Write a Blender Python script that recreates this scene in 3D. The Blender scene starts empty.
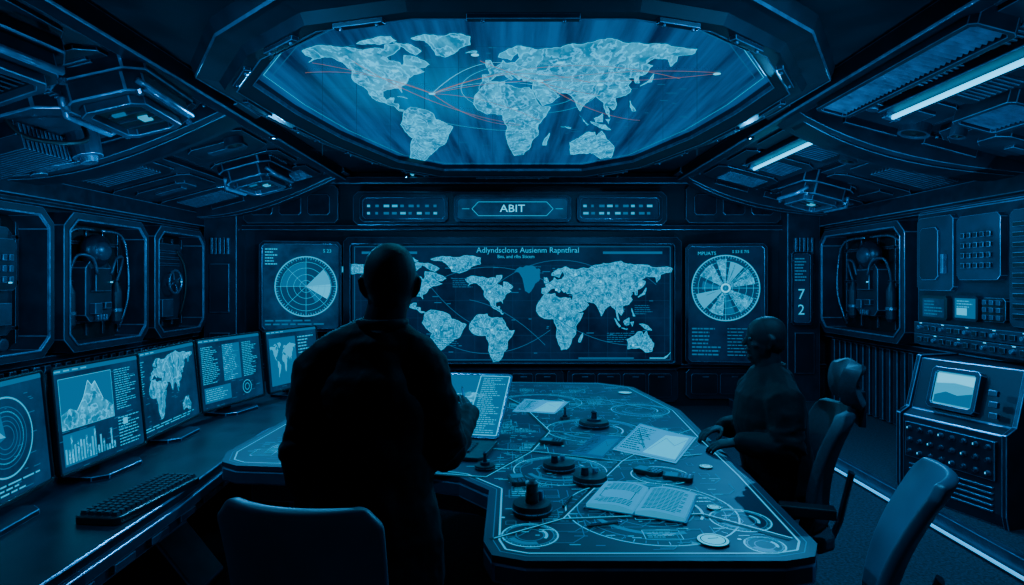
import bpy, math, random, bmesh
from mathutils import Vector, Matrix
from mathutils.geometry import tessellate_polygon
R=random.Random(7)
CAMZ=1.6; FP=620.0; HY=280.0
def on_plane(px,py,z):
    d=(CAMZ-z)*FP/(py-HY); return Vector(((px-512)/FP*d,d,z))
scene=bpy.context.scene; COL=scene.collection
# ---------------------------------------------------------------- materials
def bl(c,k): return (c[0],c[1],c[2]*k)
def mat(name,base,rough=.4,metal=0.,emit=None,es=1.,var=0.,bump=0.,scale=12.,coat=0.,bscale=None,spec=.5,sheen=0.):
    base=bl(base,1.13); emit=bl(emit,1.25) if emit else None
    m=bpy.data.materials.new(name); m.use_nodes=True; nt=m.node_tree; p=nt.nodes['Principled BSDF']
    p.inputs['Base Color'].default_value=(*base,1); p.inputs['Roughness'].default_value=rough
    p.inputs['Metallic'].default_value=metal; p.inputs['Coat Weight'].default_value=coat; p.inputs['Specular IOR Level'].default_value=spec
    if sheen: p.inputs['Sheen Weight'].default_value=sheen; p.inputs['Sheen Roughness'].default_value=.35; p.inputs['Sheen Tint'].default_value=(.25,.7,1,1)
    tc=nt.nodes.new('ShaderNodeTexCoord')
    n=nt.nodes.new('ShaderNodeTexNoise'); n.inputs['Scale'].default_value=scale; n.inputs['Detail'].default_value=5
    nt.links.new(tc.outputs['Object'],n.inputs['Vector'])
    if var>0:
        cr=nt.nodes.new('ShaderNodeValToRGB')
        cr.color_ramp.elements[0].position=.3; cr.color_ramp.elements[1].position=.7
        cr.color_ramp.elements[0].color=(*[c*(1-var) for c in base],1)
        cr.color_ramp.elements[1].color=(*[min(1,c*(1+var)) for c in base],1)
        nt.links.new(n.outputs['Fac'],cr.inputs['Fac']); nt.links.new(cr.outputs['Color'],p.inputs['Base Color'])
        mr=nt.nodes.new('ShaderNodeMapRange'); mr.inputs['To Min'].default_value=max(.05,rough-.12); mr.inputs['To Max'].default_value=min(1,rough+.15)
        nt.links.new(n.outputs['Fac'],mr.inputs['Value']); nt.links.new(mr.outputs['Result'],p.inputs['Roughness'])
    if bump>0:
        n2=nt.nodes.new('ShaderNodeTexNoise'); n2.inputs['Scale'].default_value=bscale or scale*4; n2.inputs['Detail'].default_value=3
        nt.links.new(tc.outputs['Object'],n2.inputs['Vector'])
        b=nt.nodes.new('ShaderNodeBump'); b.inputs['Strength'].default_value=bump; b.inputs['Distance'].default_value=.01
        nt.links.new(n2.outputs['Fac'],b.inputs['Height']); nt.links.new(b.outputs['Normal'],p.inputs['Normal'])
    if emit:
        p.inputs['Emission Color'].default_value=(*emit,1); p.inputs['Emission Strength'].default_value=es
    return m
def glowvar(name,c0,c1,scale,es=1.,rough=.5,vor=0,p0=.36,p1=.62,stretch=None,hub=None,hubr=1.,hubc=(0,.3,.5)):
    m=mat(name,(.0005,.002,.004),rough,0,emit=c1,es=es,spec=.2); nt=m.node_tree; p=nt.nodes['Principled BSDF']; L=nt.links.new
    c0=bl(c0,1.25);c1=bl(c1,1.25)
    tc=nt.nodes.new('ShaderNodeTexCoord'); n=nt.nodes.new('ShaderNodeTexNoise'); n.inputs['Scale'].default_value=scale; n.inputs['Detail'].default_value=7; n.inputs['Roughness'].default_value=.65
    src=tc.outputs['Object']; obj=src
    if stretch:
        mp=nt.nodes.new('ShaderNodeMapping'); mp.inputs['Scale'].default_value=stretch; L(src,mp.inputs['Vector']); src=mp.outputs['Vector']
    L(src,n.inputs['Vector'])
    cr=nt.nodes.new('ShaderNodeValToRGB'); cr.color_ramp.elements[0].position=p0; cr.color_ramp.elements[1].position=p1
    cr.color_ramp.elements[0].color=(*c0,1); cr.color_ramp.elements[1].color=(*c1,1)
    L(n.outputs['Fac'],cr.inputs['Fac']); out=cr.outputs['Color']
    def mul(a,bsock,mode='MULTIPLY'):
        mx=nt.nodes.new('ShaderNodeMix'); mx.data_type='RGBA'; mx.blend_type=mode; mx.inputs['Factor'].default_value=1
        L(a,mx.inputs[6]); L(bsock,mx.inputs[7]); return mx.outputs[2]
    if vor:
        m1=nt.nodes.new('ShaderNodeMath');m1.operation='MULTIPLY';m1.inputs[1].default_value=vor
        n3=nt.nodes.new('ShaderNodeTexNoise'); n3.inputs['Scale'].default_value=scale*.8; n3.inputs['Detail'].default_value=5; L(src,n3.inputs['Vector'])
        L(n3.outputs['Fac'],m1.inputs[0]); m2=nt.nodes.new('ShaderNodeMath');m2.operation='SINE';L(m1.outputs[0],m2.inputs[0])
        r2=nt.nodes.new('ShaderNodeMapRange');r2.inputs['From Min'].default_value=.45;r2.inputs['From Max'].default_value=1;r2.inputs['To Min'].default_value=.0;r2.inputs['To Max'].default_value=1
        L(m2.outputs[0],r2.inputs['Value'])
        cc=nt.nodes.new('ShaderNodeRGB');cc.outputs[0].default_value=(c1[0]*.8,c1[1]*.8,c1[2]*.8,1)
        out=mul(out,mul(cc.outputs[0],r2.outputs['Result']),'ADD')
    if hub:
        vd=nt.nodes.new('ShaderNodeVectorMath');vd.operation='DISTANCE';vd.inputs[1].default_value=hub;L(obj,vd.inputs[0])
        r4=nt.nodes.new('ShaderNodeMapRange');r4.interpolation_type='SMOOTHERSTEP';r4.inputs['From Max'].default_value=hubr;r4.inputs['To Min'].default_value=1;r4.inputs['To Max'].default_value=0;L(vd.outputs['Value'],r4.inputs['Value'])
        cc=nt.nodes.new('ShaderNodeRGB');cc.outputs[0].default_value=(*hubc,1)
        out=mul(out,mul(cc.outputs[0],r4.outputs['Result']),'ADD')
    L(out,p.inputs['Emission Color'])
    return m
M_WALL=mat('wall_paint',(.010,.026,.038),.42,.35,var=.35,scale=3,bump=.08)
M_PANEL=mat('panel_steel',(.015,.040,.056),.40,.4,var=.3,scale=6,bump=.05)
M_PAN2=mat('panel_light_steel',(.034,.088,.12),.34,.5,var=.3,scale=8,bump=.05)
M_DARK=mat('black_recess',(.002,.005,.007),.5,.2,var=.3,scale=9)
M_FRAME=mat('frame_gunmetal',(.013,.035,.050),.32,.6,var=.25,scale=10)
M_RING=mat('ring_matte_metal',(.010,.026,.038),.55,.2,var=.25,scale=7)
M_CHROME=mat('bright_edge_metal',(.13,.36,.45),.26,.85,var=.2,scale=14)
M_EDGE=mat('rim_highlight_metal',(.10,.32,.42),.32,.55,var=.3,scale=14)  # brighter colour on bevels imitates rim light; also on lips, slats and rails
M_RUB=mat('black_rubber',(.005,.009,.012),.45,0,var=.2,scale=20)
M_PLAS=mat('dark_plastic',(.006,.012,.016),.36,0,var=.2,scale=20,coat=.2)
M_KEY=mat('key_plastic',(.012,.026,.036),.4,0,var=.2,scale=20)
M_CEIL=mat('ceiling_paint',(.008,.02,.030),.42,.4,var=.3,scale=4,bump=.06)
M_TABLE=mat('table_top_surface',(.004,.030,.048),.5,.0,var=.15,scale=5,coat=.0,spec=.4)
M_TEDGE=mat('table_edge_metal',(.026,.076,.105),.33,.4,var=.2,scale=10)
M_TSEAM=mat('table_seam',(.002,.005,.008),.6)
M_DESK=mat('desk_laminate',(.007,.018,.026),.33,.2,var=.3,scale=6)
M_FLOOR=mat('floor_carpet',(.013,.034,.048),.85,0,var=.9,scale=60,bump=.6,bscale=160)
M_SHELL=mat('chair_shell_plastic',(.055,.145,.19),.42,0,var=.15,scale=8)
M_FAB=mat('chair_mesh_fabric',(.012,.030,.042),.6,0,var=.3,scale=90,bump=.3,sheen=.06)
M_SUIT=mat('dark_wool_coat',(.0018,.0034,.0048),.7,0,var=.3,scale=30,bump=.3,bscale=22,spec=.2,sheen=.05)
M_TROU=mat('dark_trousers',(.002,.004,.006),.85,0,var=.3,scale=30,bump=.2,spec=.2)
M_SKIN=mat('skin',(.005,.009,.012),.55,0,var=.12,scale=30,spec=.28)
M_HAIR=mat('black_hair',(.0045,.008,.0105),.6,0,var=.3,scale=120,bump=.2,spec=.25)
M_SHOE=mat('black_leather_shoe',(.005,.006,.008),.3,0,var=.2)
M_EYE=mat('eye_white',(.012,.018,.022),.3)
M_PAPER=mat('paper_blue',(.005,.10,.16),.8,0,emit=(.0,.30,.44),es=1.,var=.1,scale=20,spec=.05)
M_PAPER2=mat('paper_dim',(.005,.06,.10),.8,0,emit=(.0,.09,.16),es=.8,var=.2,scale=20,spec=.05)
M_INK=mat('printed_ink',(.002,.015,.025),.7,var=.2,spec=.1)
E_BG=glowvar('screen_background',(.0,.006,.020),(.0,.020,.055),1.6,1,.3)
E_BG2=glowvar('monitor_background',(.0,.016,.042),(.0,.050,.115),3,1,.3)
E_LINE=mat('line_cyan',(0,0,0),.5,emit=(.0,.42,.60),es=1.08,var=0,spec=.1)
E_DIM=mat('line_dim_blue',(0,0,0),.5,emit=(.0,.05,.11),es=1,spec=.1)
E_MID=mat('line_mid_blue',(0,0,0),.5,emit=(.0,.14,.26),es=1,spec=.1)
E_WHT=mat('line_pale',(0,0,0),.5,emit=(.06,.80,1.0),es=1.2,spec=.1)
E_OR=mat('route_orange',(0,0,0),.5,emit=(.50,.24,.10),es=.85,spec=.1)
E_DISC=mat('disc_glow',(0,0,0),.5,emit=(.0,.60,.80),es=1.1,spec=.1)
E_TUBE=mat('light_tube',(.3,.6,.8),.5,emit=(.0,.62,.88),es=2.6)
E_STRIP=mat('floor_led_strip',(.3,.6,.8),.5,emit=(.0,.36,.60),es=1.3)
E_LED=mat('small_led',(0,0,0),.5,emit=(.03,.55,.8),es=1.5)
E_TL=mat('table_inlay_glow',(.01,.05,.06),.4,emit=(.0,.13,.22),es=1,spec=.2)
E_TL2=mat('table_inlay_bright',(.01,.05,.06),.4,emit=(.0,.42,.60),es=1,spec=.2)
# ---------------------------------------------------------------- text
_tc={}
def text2d(txt,size):
    k=(txt,size)
    if k in _tc: return _tc[k]
    c=bpy.data.curves.new('t','FONT'); c.body=txt; c.size=size; c.align_x='CENTER'; c.align_y='CENTER'; c.resolution_u=2
    o=bpy.data.objects.new('t',c); COL.objects.link(o); dg=bpy.context.evaluated_depsgraph_get(); dg.update()
    me=bpy.data.meshes.new_from_object(o.evaluated_get(dg))
    r=([tuple(v.co[:2]) for v in me.vertices],[tuple(p.vertices) for p in me.polygons])
    bpy.data.objects.remove(o); bpy.data.meshes.remove(me); _tc[k]=r; return r
# ---------------------------------------------------------------- builder
def XZ(a,b,c): return Vector((a,-c,b))      # facing -Y
def XY(a,b,c): return Vector((a,b,c))       # facing +Z
class B:
    def __init__(s,F=XZ,L=.0008): s.v=[];s.f=[];s.m=[];s.mats=[];s.F=F;s.L=L;s.base=0.
    def add(s,vs,fs,m):
        o=len(s.v); s.v+= [tuple(v) for v in vs]
        if m not in s.mats: s.mats.append(m)
        i=s.mats.index(m)
        for f in fs: s.f.append(tuple(o+k for k in f)); s.m.append(i)
    def box(s,c,sz,m,rx=0,ry=0,rz=0,taper=1.):
        Mx=Matrix.Translation(c)@Matrix.Rotation(rz,4,'Z')@Matrix.Rotation(ry,4,'Y')@Matrix.Rotation(rx,4,'X')
        vs=[]
        for z in(-1,1):
            for x,y in((-1,-1),(1,-1),(1,1),(-1,1)):
                t=taper if z>0 else 1
                vs.append(Mx@Vector((x*sz[0]/2*t,y*sz[1]/2*t,z*sz[2]/2)))
        s.add(vs,[(3,2,1,0),(4,5,6,7),(0,1,5,4),(1,2,6,5),(2,3,7,6),(3,0,4,7)],m); return s
    def cyl(s,p0,p1,r0,r1,m,n=20):
        p0=Vector(p0);p1=Vector(p1);t=(p1-p0).normalized(); a=t.orthogonal().normalized(); b=t.cross(a)
        vs=[]
        for p,r in((p0,r0),(p1,r1)):
            for i in range(n):
                g=2*math.pi*i/n; vs.append(p+(a*math.cos(g)+b*math.sin(g))*r)
        fs=[(i,(i+1)%n,n+(i+1)%n,n+i) for i in range(n)]+[tuple(range(n-1,-1,-1)),tuple(range(n,2*n))]
        s.add(vs,fs,m); return s
    def lathe(s,c,prof,m,n=28,axis='Z'):
        vs=[];c=Vector(c)
        for r,h in prof:
            for i in range(n):
                g=2*math.pi*i/n; q=(r*math.cos(g),r*math.sin(g),h)
                if axis=='Y': q=(q[0],-q[2],q[1])
                vs.append(c+Vector(q))
        k=len(prof); fs=[]
        for j in range(k-1):
            for i in range(n): fs.append((j*n+i,j*n+(i+1)%n,(j+1)*n+(i+1)%n,(j+1)*n+i))
        fs+= [tuple(range(n-1,-1,-1)),tuple(range((k-1)*n,k*n))]
        s.add(vs,fs,m); return s
    def tube(s,pts,r,m,n=10,side=None,closed=False,cap=True,rnd=False):
        P=[Vector(p) for p in pts]; k=len(P)
        rr=[(q if isinstance(q,tuple) else (q,q)) for q in (r if isinstance(r,list) else [r]*k)]
        T=[]
        for i in range(k):
            if closed: t=P[(i+1)%k]-P[i-1]
            elif i==0: t=P[1]-P[0]
            elif i==k-1: t=P[-1]-P[-2]
            else: t=(P[i+1]-P[i]).normalized()+(P[i]-P[i-1]).normalized()
            T.append(t.normalized())
        if rnd and not closed:
            m0=min(rr[0]);m1=min(rr[-1])
            A=[(P[0]-T[0]*m0*.85,tuple(q*.35 for q in rr[0]),T[0]),(P[0]-T[0]*m0*.5,tuple(q*.8 for q in rr[0]),T[0])]
            Z=[(P[-1]+T[-1]*m1*.5,tuple(q*.8 for q in rr[-1]),T[-1]),(P[-1]+T[-1]*m1*.85,tuple(q*.35 for q in rr[-1]),T[-1])]
            S=A+list(zip(P,rr,T))+Z
        else: S=list(zip(P,rr,T))
        a=Vector(side) if side is not None else T[0].orthogonal()
        vs=[]
        for p,q,t in S:
            u=a-t*a.dot(t)
            if u.length<1e-4: u=t.orthogonal()
            u.normalize(); w=t.cross(u)
            if side is None: a=u
            for i in range(n):
                g=2*math.pi*i/n; vs.append(p+u*math.cos(g)*q[0]+w*math.sin(g)*q[1])
        K=len(S); fs=[]
        for j in range(K if closed else K-1):
            j2=(j+1)%K
            for i in range(n): fs.append((j*n+i,j*n+(i+1)%n,j2*n+(i+1)%n,j2*n+i))
        if not closed and cap: fs+=[tuple(range(n-1,-1,-1)),tuple(range((K-1)*n,K*n))]
        s.add(vs,fs,m); return s
    def ell(s,c,r,m,n=16,k=10,pw=1.):
        vs=[];c=Vector(c)
        sp=lambda q:math.copysign(abs(q)**pw,q)
        for j in range(1,k):
            h=math.pi*j/k
            for i in range(n):
                g=2*math.pi*i/n; vs.append(c+Vector((r[0]*sp(math.sin(h))*sp(math.cos(g)),r[1]*sp(math.sin(h))*sp(math.sin(g)),-r[2]*sp(math.cos(h)))))
        vs+=[c+Vector((0,0,-r[2])),c+Vector((0,0,r[2]))]; a=len(vs)-2
        fs=[(j*n+i,j*n+(i+1)%n,(j+1)*n+(i+1)%n,(j+1)*n+i) for j in range(k-2) for i in range(n)]
        fs+=[(a,(i+1)%n,i) for i in range(n)]+[(a+1,(k-2)*n+i,(k-2)*n+(i+1)%n) for i in range(n)]
        s.add(vs,fs,m); return s
    def prism(s,poly,c0,c1,m,F=None,taper=None):
        F=F or s.F; n=len(poly); top=taper or poly
        vs=[F(a,b,c0) for a,b in poly]+[F(a,b,c1) for a,b in top]
        tr=tessellate_polygon([[Vector((a,b,0)) for a,b in poly]])
        if abs(len(poly)-8)<1 or len(poly)==4: caps=[tuple(range(n-1,-1,-1)),tuple(range(n,2*n))]
        else: caps=[tuple(t) for t in tr]+[tuple(n+k for k in t[::-1]) for t in tr]
        s.add(vs,[(i,(i+1)%n,n+(i+1)%n,n+i) for i in range(n)]+caps,m); return s
    def ringp(s,outer,inner,c0,c1,m,F=None):
        F=F or s.F;n=len(outer)
        vs=[F(a,b,c0) for a,b in outer]+[F(a,b,c1) for a,b in outer]+[F(a,b,c1) for a,b in inner]+[F(a,b,c0) for a,b in inner]
        fs=[]
        for k in range(4):
            k2=(k+1)%4
            for i in range(n): fs.append((k*n+i,k*n+(i+1)%n,k2*n+(i+1)%n,k2*n+i))
        s.add(vs,fs,m); return s
    def poly(s,pts,m,l=1):
        z=s.base+l*s.L; vs=[s.F(a,b,z) for a,b in pts]
        s.add(vs,[tuple(t) for t in tessellate_polygon([[Vector((a,b,0)) for a,b in pts]])],m); return s
    def rect(s,x0,y0,x1,y1,m,l=1):
        z=s.base+l*s.L; s.add([s.F(x0,y0,z),s.F(x1,y0,z),s.F(x1,y1,z),s.F(x0,y1,z)],[(0,1,2,3)],m); return s
    def line(s,pts,w,m,l=2,closed=False):
        z=s.base+l*s.L; P=list(pts)+([pts[0]] if closed else [])
        for (ax,ay),(bx,by) in zip(P,P[1:]):
            d=math.hypot(bx-ax,by-ay)
            if d<1e-6: continue
            nx,ny=-(by-ay)/d*w/2,(bx-ax)/d*w/2
            s.add([s.F(ax-nx,ay-ny,z),s.F(bx-nx,by-ny,z),s.F(bx+nx,by+ny,z),s.F(ax+nx,ay+ny,z)],[(0,1,2,3)],m)
        return s
    def orect(s,x0,y0,x1,y1,w,m,l=2): return s.line([(x0,y0),(x1,y0),(x1,y1),(x0,y1)],w,m,l,True)
    def arc(s,cx,cy,r,w,m,l=2,a0=0,a1=360,n=48):
        z=s.base+l*s.L; k=max(3,int(n*abs(a1-a0)/360)); vs=[]
        for i in range(k+1):
            g=math.radians(a0+(a1-a0)*i/k)
            for q in(r-w/2,r+w/2): vs.append(s.F(cx+q*math.cos(g),cy+q*math.sin(g),z))
        s.add(vs,[(2*i,2*i+1,2*i+3,2*i+2) for i in range(k)],m); return s
    def sector(s,cx,cy,r,m,l=1,a0=0,a1=360,n=40):
        k=max(3,int(n*abs(a1-a0)/360)); p=[(cx,cy)] if a1-a0<359 else []
        p+=[(cx+r*math.cos(math.radians(a0+(a1-a0)*i/k)),cy+r*math.sin(math.radians(a0+(a1-a0)*i/k))) for i in range(k+(1 if a1-a0<359 else 0))]
        z=s.base+l*s.L; s.add([s.F(a,b,z) for a,b in p],[tuple(range(len(p)))],m); return s
    def text(s,t,cx,cy,size,m,l=3,sx=1.):
        z=s.base+l*s.L; v,f=text2d(t,size); s.add([s.F(cx+a*sx,cy+b,z) for a,b in v],f,m); return s
    def make(s,name,parent=None,bevel=0,smooth=False,solid=True,loc=None,rz=0,mods=None,bseg=2,edge=True):
        me=bpy.data.meshes.new(name); me.from_pydata(s.v,[],s.f)
        for m in s.mats: me.materials.append(m)
        for p,i in zip(me.polygons,s.m): p.material_index=i; p.use_smooth=smooth
        if solid:
            bm=bmesh.new(); bm.from_mesh(me); bmesh.ops.recalc_face_normals(bm,faces=bm.faces); bm.to_mesh(me); bm.free()
        me.update(); o=bpy.data.objects.new(name,me); COL.objects.link(o)
        if parent: o.parent=parent
        if loc is not None: o.location=loc
        o.rotation_euler[2]=rz
        if bevel>0:
            e=edge and any(q in s.mats for q in (M_WALL,M_PANEL,M_FRAME,M_PAN2,M_TEDGE,M_RING,M_DESK))
            b=o.modifiers.new('b','BEVEL'); b.width=bevel*(.6 if e else 1); b.segments=bseg; b.limit_method='ANGLE'; b.angle_limit=math.radians(35)
            if e: me.materials.append(M_EDGE); b.material=len(me.materials)-1
        return o
def thing(name,label,cat,loc=(0,0,0),rot=(0,0,0),group=None):
    o=bpy.data.objects.new(name,None); o.empty_display_size=.1; COL.objects.link(o); o.location=loc; o.rotation_euler=rot
    o['label']=label;o['category']=cat
    if group:o['group']=group
    return o
def tag(o,label,cat,group=None):
    o['label']=label;o['category']=cat
    if group:o['group']=group
    return o
_tn=[0]
def struct(b,name=None,**k):
    if name is None: _tn[0]+=1; name='trim_%d'%_tn[0]
    o=b.make(name,**k); o['kind']='structure'; return o
def crect(x0,z0,x1,z1,c):
    return [(x0+c,z0),(x1-c,z0),(x1,z0+c),(x1,z1-c),(x1-c,z1),(x0+c,z1),(x0,z1-c),(x0,z0+c)]
# ---------------------------------------------------------------- world map data
NA=[(-168,66),(-156,71),(-128,70),(-110,68),(-95,68),(-95,72),(-82,73),(-82,68),(-94,60),(-92,57),(-82,55),(-80,51),(-78,55),(-78,62),(-70,61),(-64,58),(-56,53),(-60,50),(-66,49),(-60,46),(-70,43),(-74,40),(-76,35),(-81,31),(-80,26),(-83,30),(-90,29),(-97,27),(-97,22),(-94,18),(-90,21),(-87,21),(-88,16),(-83,15),(-83,10),(-78,9),(-82,8),(-87,13),(-95,16),(-105,20),(-109,25),(-113,31),(-117,33),(-124,40),(-124,48),(-132,55),(-142,60),(-152,59),(-162,55),(-158,59),(-165,62)]
SA=[(-78,8),(-72,12),(-62,10),(-52,5),(-50,0),(-44,-2),(-35,-7),(-39,-15),(-41,-22),(-48,-27),(-54,-34),(-58,-38),(-65,-42),(-68,-50),(-70,-55),(-75,-50),(-73,-38),(-70,-18),(-77,-12),(-81,-5),(-79,2)]
GL=[(-72,78),(-60,82),(-35,83),(-20,80),(-20,72),(-30,68),(-42,60),(-50,62),(-54,70),(-60,76)]
I1=[(-120,73),(-105,78),(-90,80),(-85,76),(-100,72)]
I2=[(-88,74),(-75,73),(-63,66),(-68,62),(-75,66)]
AF=[(-6,35),(10,37),(11,33),(20,31),(32,31),(35,27),(38,19),(43,12),(51,12),(47,4),(40,-5),(40,-15),(35,-20),(33,-27),(27,-34),(19,-35),(15,-27),(12,-17),(13,-8),(9,0),(9,4),(-5,5),(-13,9),(-17,15),(-16,22),(-10,30)]
EA=[(-9,37),(-9,43),(-2,44),(-4,48),(3,51),(8,54),(9,57),(12,54),(20,55),(24,60),(22,65),(18,61),(16,57),(11,59),(5,60),(6,63),(14,68),(25,71),(40,67),(45,68),(60,69),(70,73),(90,75),(105,78),(115,74),(140,73),(160,70),(180,68),(178,64),(163,61),(162,56),(157,51),(155,58),(143,59),(135,54),(141,52),(135,44),(129,42),(129,35),(126,35),(125,40),(118,39),(122,37),(119,33),(122,29),(117,23),(108,21),(109,14),(106,9),(103,12),(100,13),(103,2),(100,6),(98,16),(91,22),(85,19),(80,13),(77,8),(73,17),(70,22),(66,25),(57,26),(50,29),(56,25),(59,22),(52,16),(44,13),(39,21),(35,29),(36,36),(27,37),(26,40),(23,38),(19,42),(13,45),(18,40),(16,38),(9,44),(3,42),(0,39),(-5,36)]
AU=[(114,-22),(122,-18),(130,-12),(136,-12),(137,-16),(142,-11),(146,-19),(153,-27),(150,-37),(141,-38),(132,-32),(124,-33),(115,-34)]
IS=[[(-5,50),(1,51),(-2,57),(-6,57)],[(130,32),(140,36),(142,44),(137,37)],[(44,-25),(49,-15),(50,-13),(47,-25)],[(96,5),(105,-5),(103,-6)],[(109,1),(117,6),(117,-3),(111,-3)],[(106,-7),(115,-8),(114,-9)],[(132,-2),(145,-5),(150,-10),(140,-8)],[(167,-46),(174,-41),(177,-38),(172,-44)],[(-24,64),(-14,66),(-15,64)],[(119,0),(124,1),(122,-5)],[(121,18),(126,8),(123,8)],[(-84,22),(-75,20),(-78,21)]]
ALL=[NA,SA,GL,I1,I2,AF,EA,AU]+IS
def jag(p,r,n=2,amp=.2):
    for _ in range(n):
        q=[]
        for i in range(len(p)):
            a=p[i];b=p[(i+1)%len(p)]; d=math.hypot(b[0]-a[0],b[1]-a[1]); q.append(a)
            if d>2: q.append(((a[0]+b[0])/2+r.uniform(-1,1)*d*amp*.5,(a[1]+b[1])/2+r.uniform(-1,1)*d*amp*.5))
        p=q
    return p
def draw_map(b,fx,m,l=1,shapes=ALL,det=1,outline=None,ow=.004):
    r=random.Random(3)
    for s in shapes:
        p=jag(s,r,det); q=[fx(a,c) for a,c in p]; b.poly(q,m,l)
        if outline: b.line(q,ow,outline,l+1,True)
def dashes(b,x0,y0,x1,y1,rows,m,r,l=2,fill=.8,h=.4):
    dy=(y1-y0)/rows
    for i in range(rows):
        y=y0+dy*(i+.5); x=x0; end=x0+(x1-x0)*r.uniform(fill*.6,1)
        while x<end:
            w=(x1-x0)*r.uniform(.05,.22); b.rect(x,y-dy*h/2,min(x+w,end),y+dy*h/2,m,l); x+=w+(x1-x0)*.03
# ================================================================= ROOM SHELL
W=4.0; D=7.9; ZS=2.45; ZC=2.96; XF=2.1; SL=math.atan((ZC-ZS)/(W-XF)); Y0=-1.0
hz=2.88
def cpx(px,py,z=hz):
    d=(z-CAMZ)*FP/(HY-py); return ((px-512)/FP*d,d)
hx_,hy_=cpx(432,93,2.93)
E_CBG=glowvar('ceiling_screen_background',(.0,.012,.050),(.0,.10,.25),1.,1.,.4,stretch=(6,.3,1),hub=(hx_,hy_-5,-.03),hubr=1.2,hubc=(.0,.11,.22))
E_CMAP=glowvar('ceiling_map_land_glow',(.0,.20,.34),(.0,.50,.70),10,1.,vor=50,p0=.40,p1=.60,stretch=(1,.42,1),hub=(hx_,hy_-5,-.03),hubr=.42,hubc=(.55,.55,.45))
E_MAP=glowvar('map_land_glow',(.0,.16,.27),(.0,.42,.60),13,1.,vor=50,p0=.40,p1=.60)
b=B();b.box((0,(D+Y0)/2,-.05),(2*W+.4,D-Y0+.4,.1),M_FLOOR); struct(b,'floor')
b=B();b.box((-W-.1,(D+Y0)/2,1.3),(.2,D-Y0,2.7),M_WALL); struct(b,'wall_left')
b=B();b.box((W+.1,(D+Y0)/2,1.3),(.2,D-Y0,2.7),M_WALL); struct(b,'wall_right')
b=B();b.box((0,D+.1,1.5),(2*W+.4,.2,3.1),M_WALL); struct(b,'wall_back')
b=B()
prof=[(-W-.1,ZS-.03),(-XF,ZC),(XF,ZC),(W+.1,ZS-.03),(W+.1,ZC+.3),(-W-.1,ZC+.3)]
b.prism(prof,-D-.1,-Y0,M_CEIL,F=lambda a,c,k:Vector((a,-k,c))); struct(b,'ceiling')
b=B();b.box((3.38,3.4,.05),(1.24,8.8,.1),M_FLOOR); struct(b,bevel=.01)
b=B();b.box((2.75,3.4,.055),(.05,8.8,.11),M_PAN2); struct(b,bevel=.006)
st=thing('led_strip','glowing blue light strip along the floor step','light strip',(2.70,4.3,.0))
B().box((0,0,.012),(.03,3.6,.02),M_FRAME).make('channel',st,bevel=.003)
B().box((-.005,0,.026),(.02,3.5,.012),E_STRIP).make('diffuser',st)
for x0,x1,z0,z1 in [(-3.9,-3.45,.1,2.4),(-3.4,-2.15,.1,.85),(-2.1,-.7,.06,.48),(-.65,.65,.06,.48),(.7,2.1,.06,.48),(2.2,3.05,.1,.48),(3.1,3.95,.1,.85),(-3.4,-2.2,2.32,2.8),(2.2,3.4,2.32,2.8)]:
    b=B();b.prism(crect(x0,z0,x1,z1,.05),0,.06,M_PANEL); 
    if z1<.9:
        n=max(2,int((x1-x0)/.3))
        for i in range(n):
            xa=x0+.06+(x1-x0-.12)*i/n; b.prism(crect(xa,z0+.06,xa+(x1-x0-.12)/n-.03,z1-.06,.02),.06,.085,M_WALL)
            b.box((xa+(x1-x0-.12)/n*.5,-.09,z1-.1),(.08,.015,.012),M_CHROME)
    elif z0>2: 
        for k in range(3): b.prism(crect(x0+.1+k*.36,z0+.1,x0+.38+k*.36,z1-.12,.03),.06,.085,M_FRAME)
    struct(b,loc=(0,D,0),bevel=.008)
for z,h,dp in [(2.26,.06,.1),(.52,.05,.12),(2.84,.08,.2)]:
    b=B();b.box((0,D-dp/2,z),(7.9,dp,h),M_FRAME); struct(b,bevel=.01)
for sx in(-1,1):
    b=B();b.prism(crect(-.2,0.1,.2,2.5,.05),0,.25,M_PANEL)
    for i in range(5): b.box((-.1+i*.05,-.26,2.02),(.028,.03,.2),M_DARK if i%2 else M_CHROME)
    b.box((0,-.26,1.5),(.24,.03,.6),M_WALL); b.box((0,-.26,.7),(.24,.03,.5),M_WALL)
    struct(b,loc=(sx*3.6,D,0),bevel=.01)
for sx in(-1,1):
    for z,h,dp in [(2.34,.16,.2),(2.24,.04,.1),(.93,.06,.1)]:
        b=B();b.box((sx*(W-dp/2),3.4,z),(dp,8.8,h),M_FRAME); struct(b,bevel=.015)
    b=B()
    n=70
    for i in range(n):
        y=Y0+.1+i*(D-Y0-.3)/n; b.box((sx*(W-.04),y,.5),(.08,.07,.76),M_PANEL)
    struct(b,bevel=.012)
def slope(side,x,y,dz=0):
    z=ZC-(x-XF)*math.tan(SL); return Vector((side*x,y,z+dz))
def smount(name,label,cat,side,x,y,group=None,rz=0):
    o=thing(name,label,cat,slope(side,x,y,-.012),(0,side*SL,rz),group); return o
GR=random.Random(21)
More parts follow.
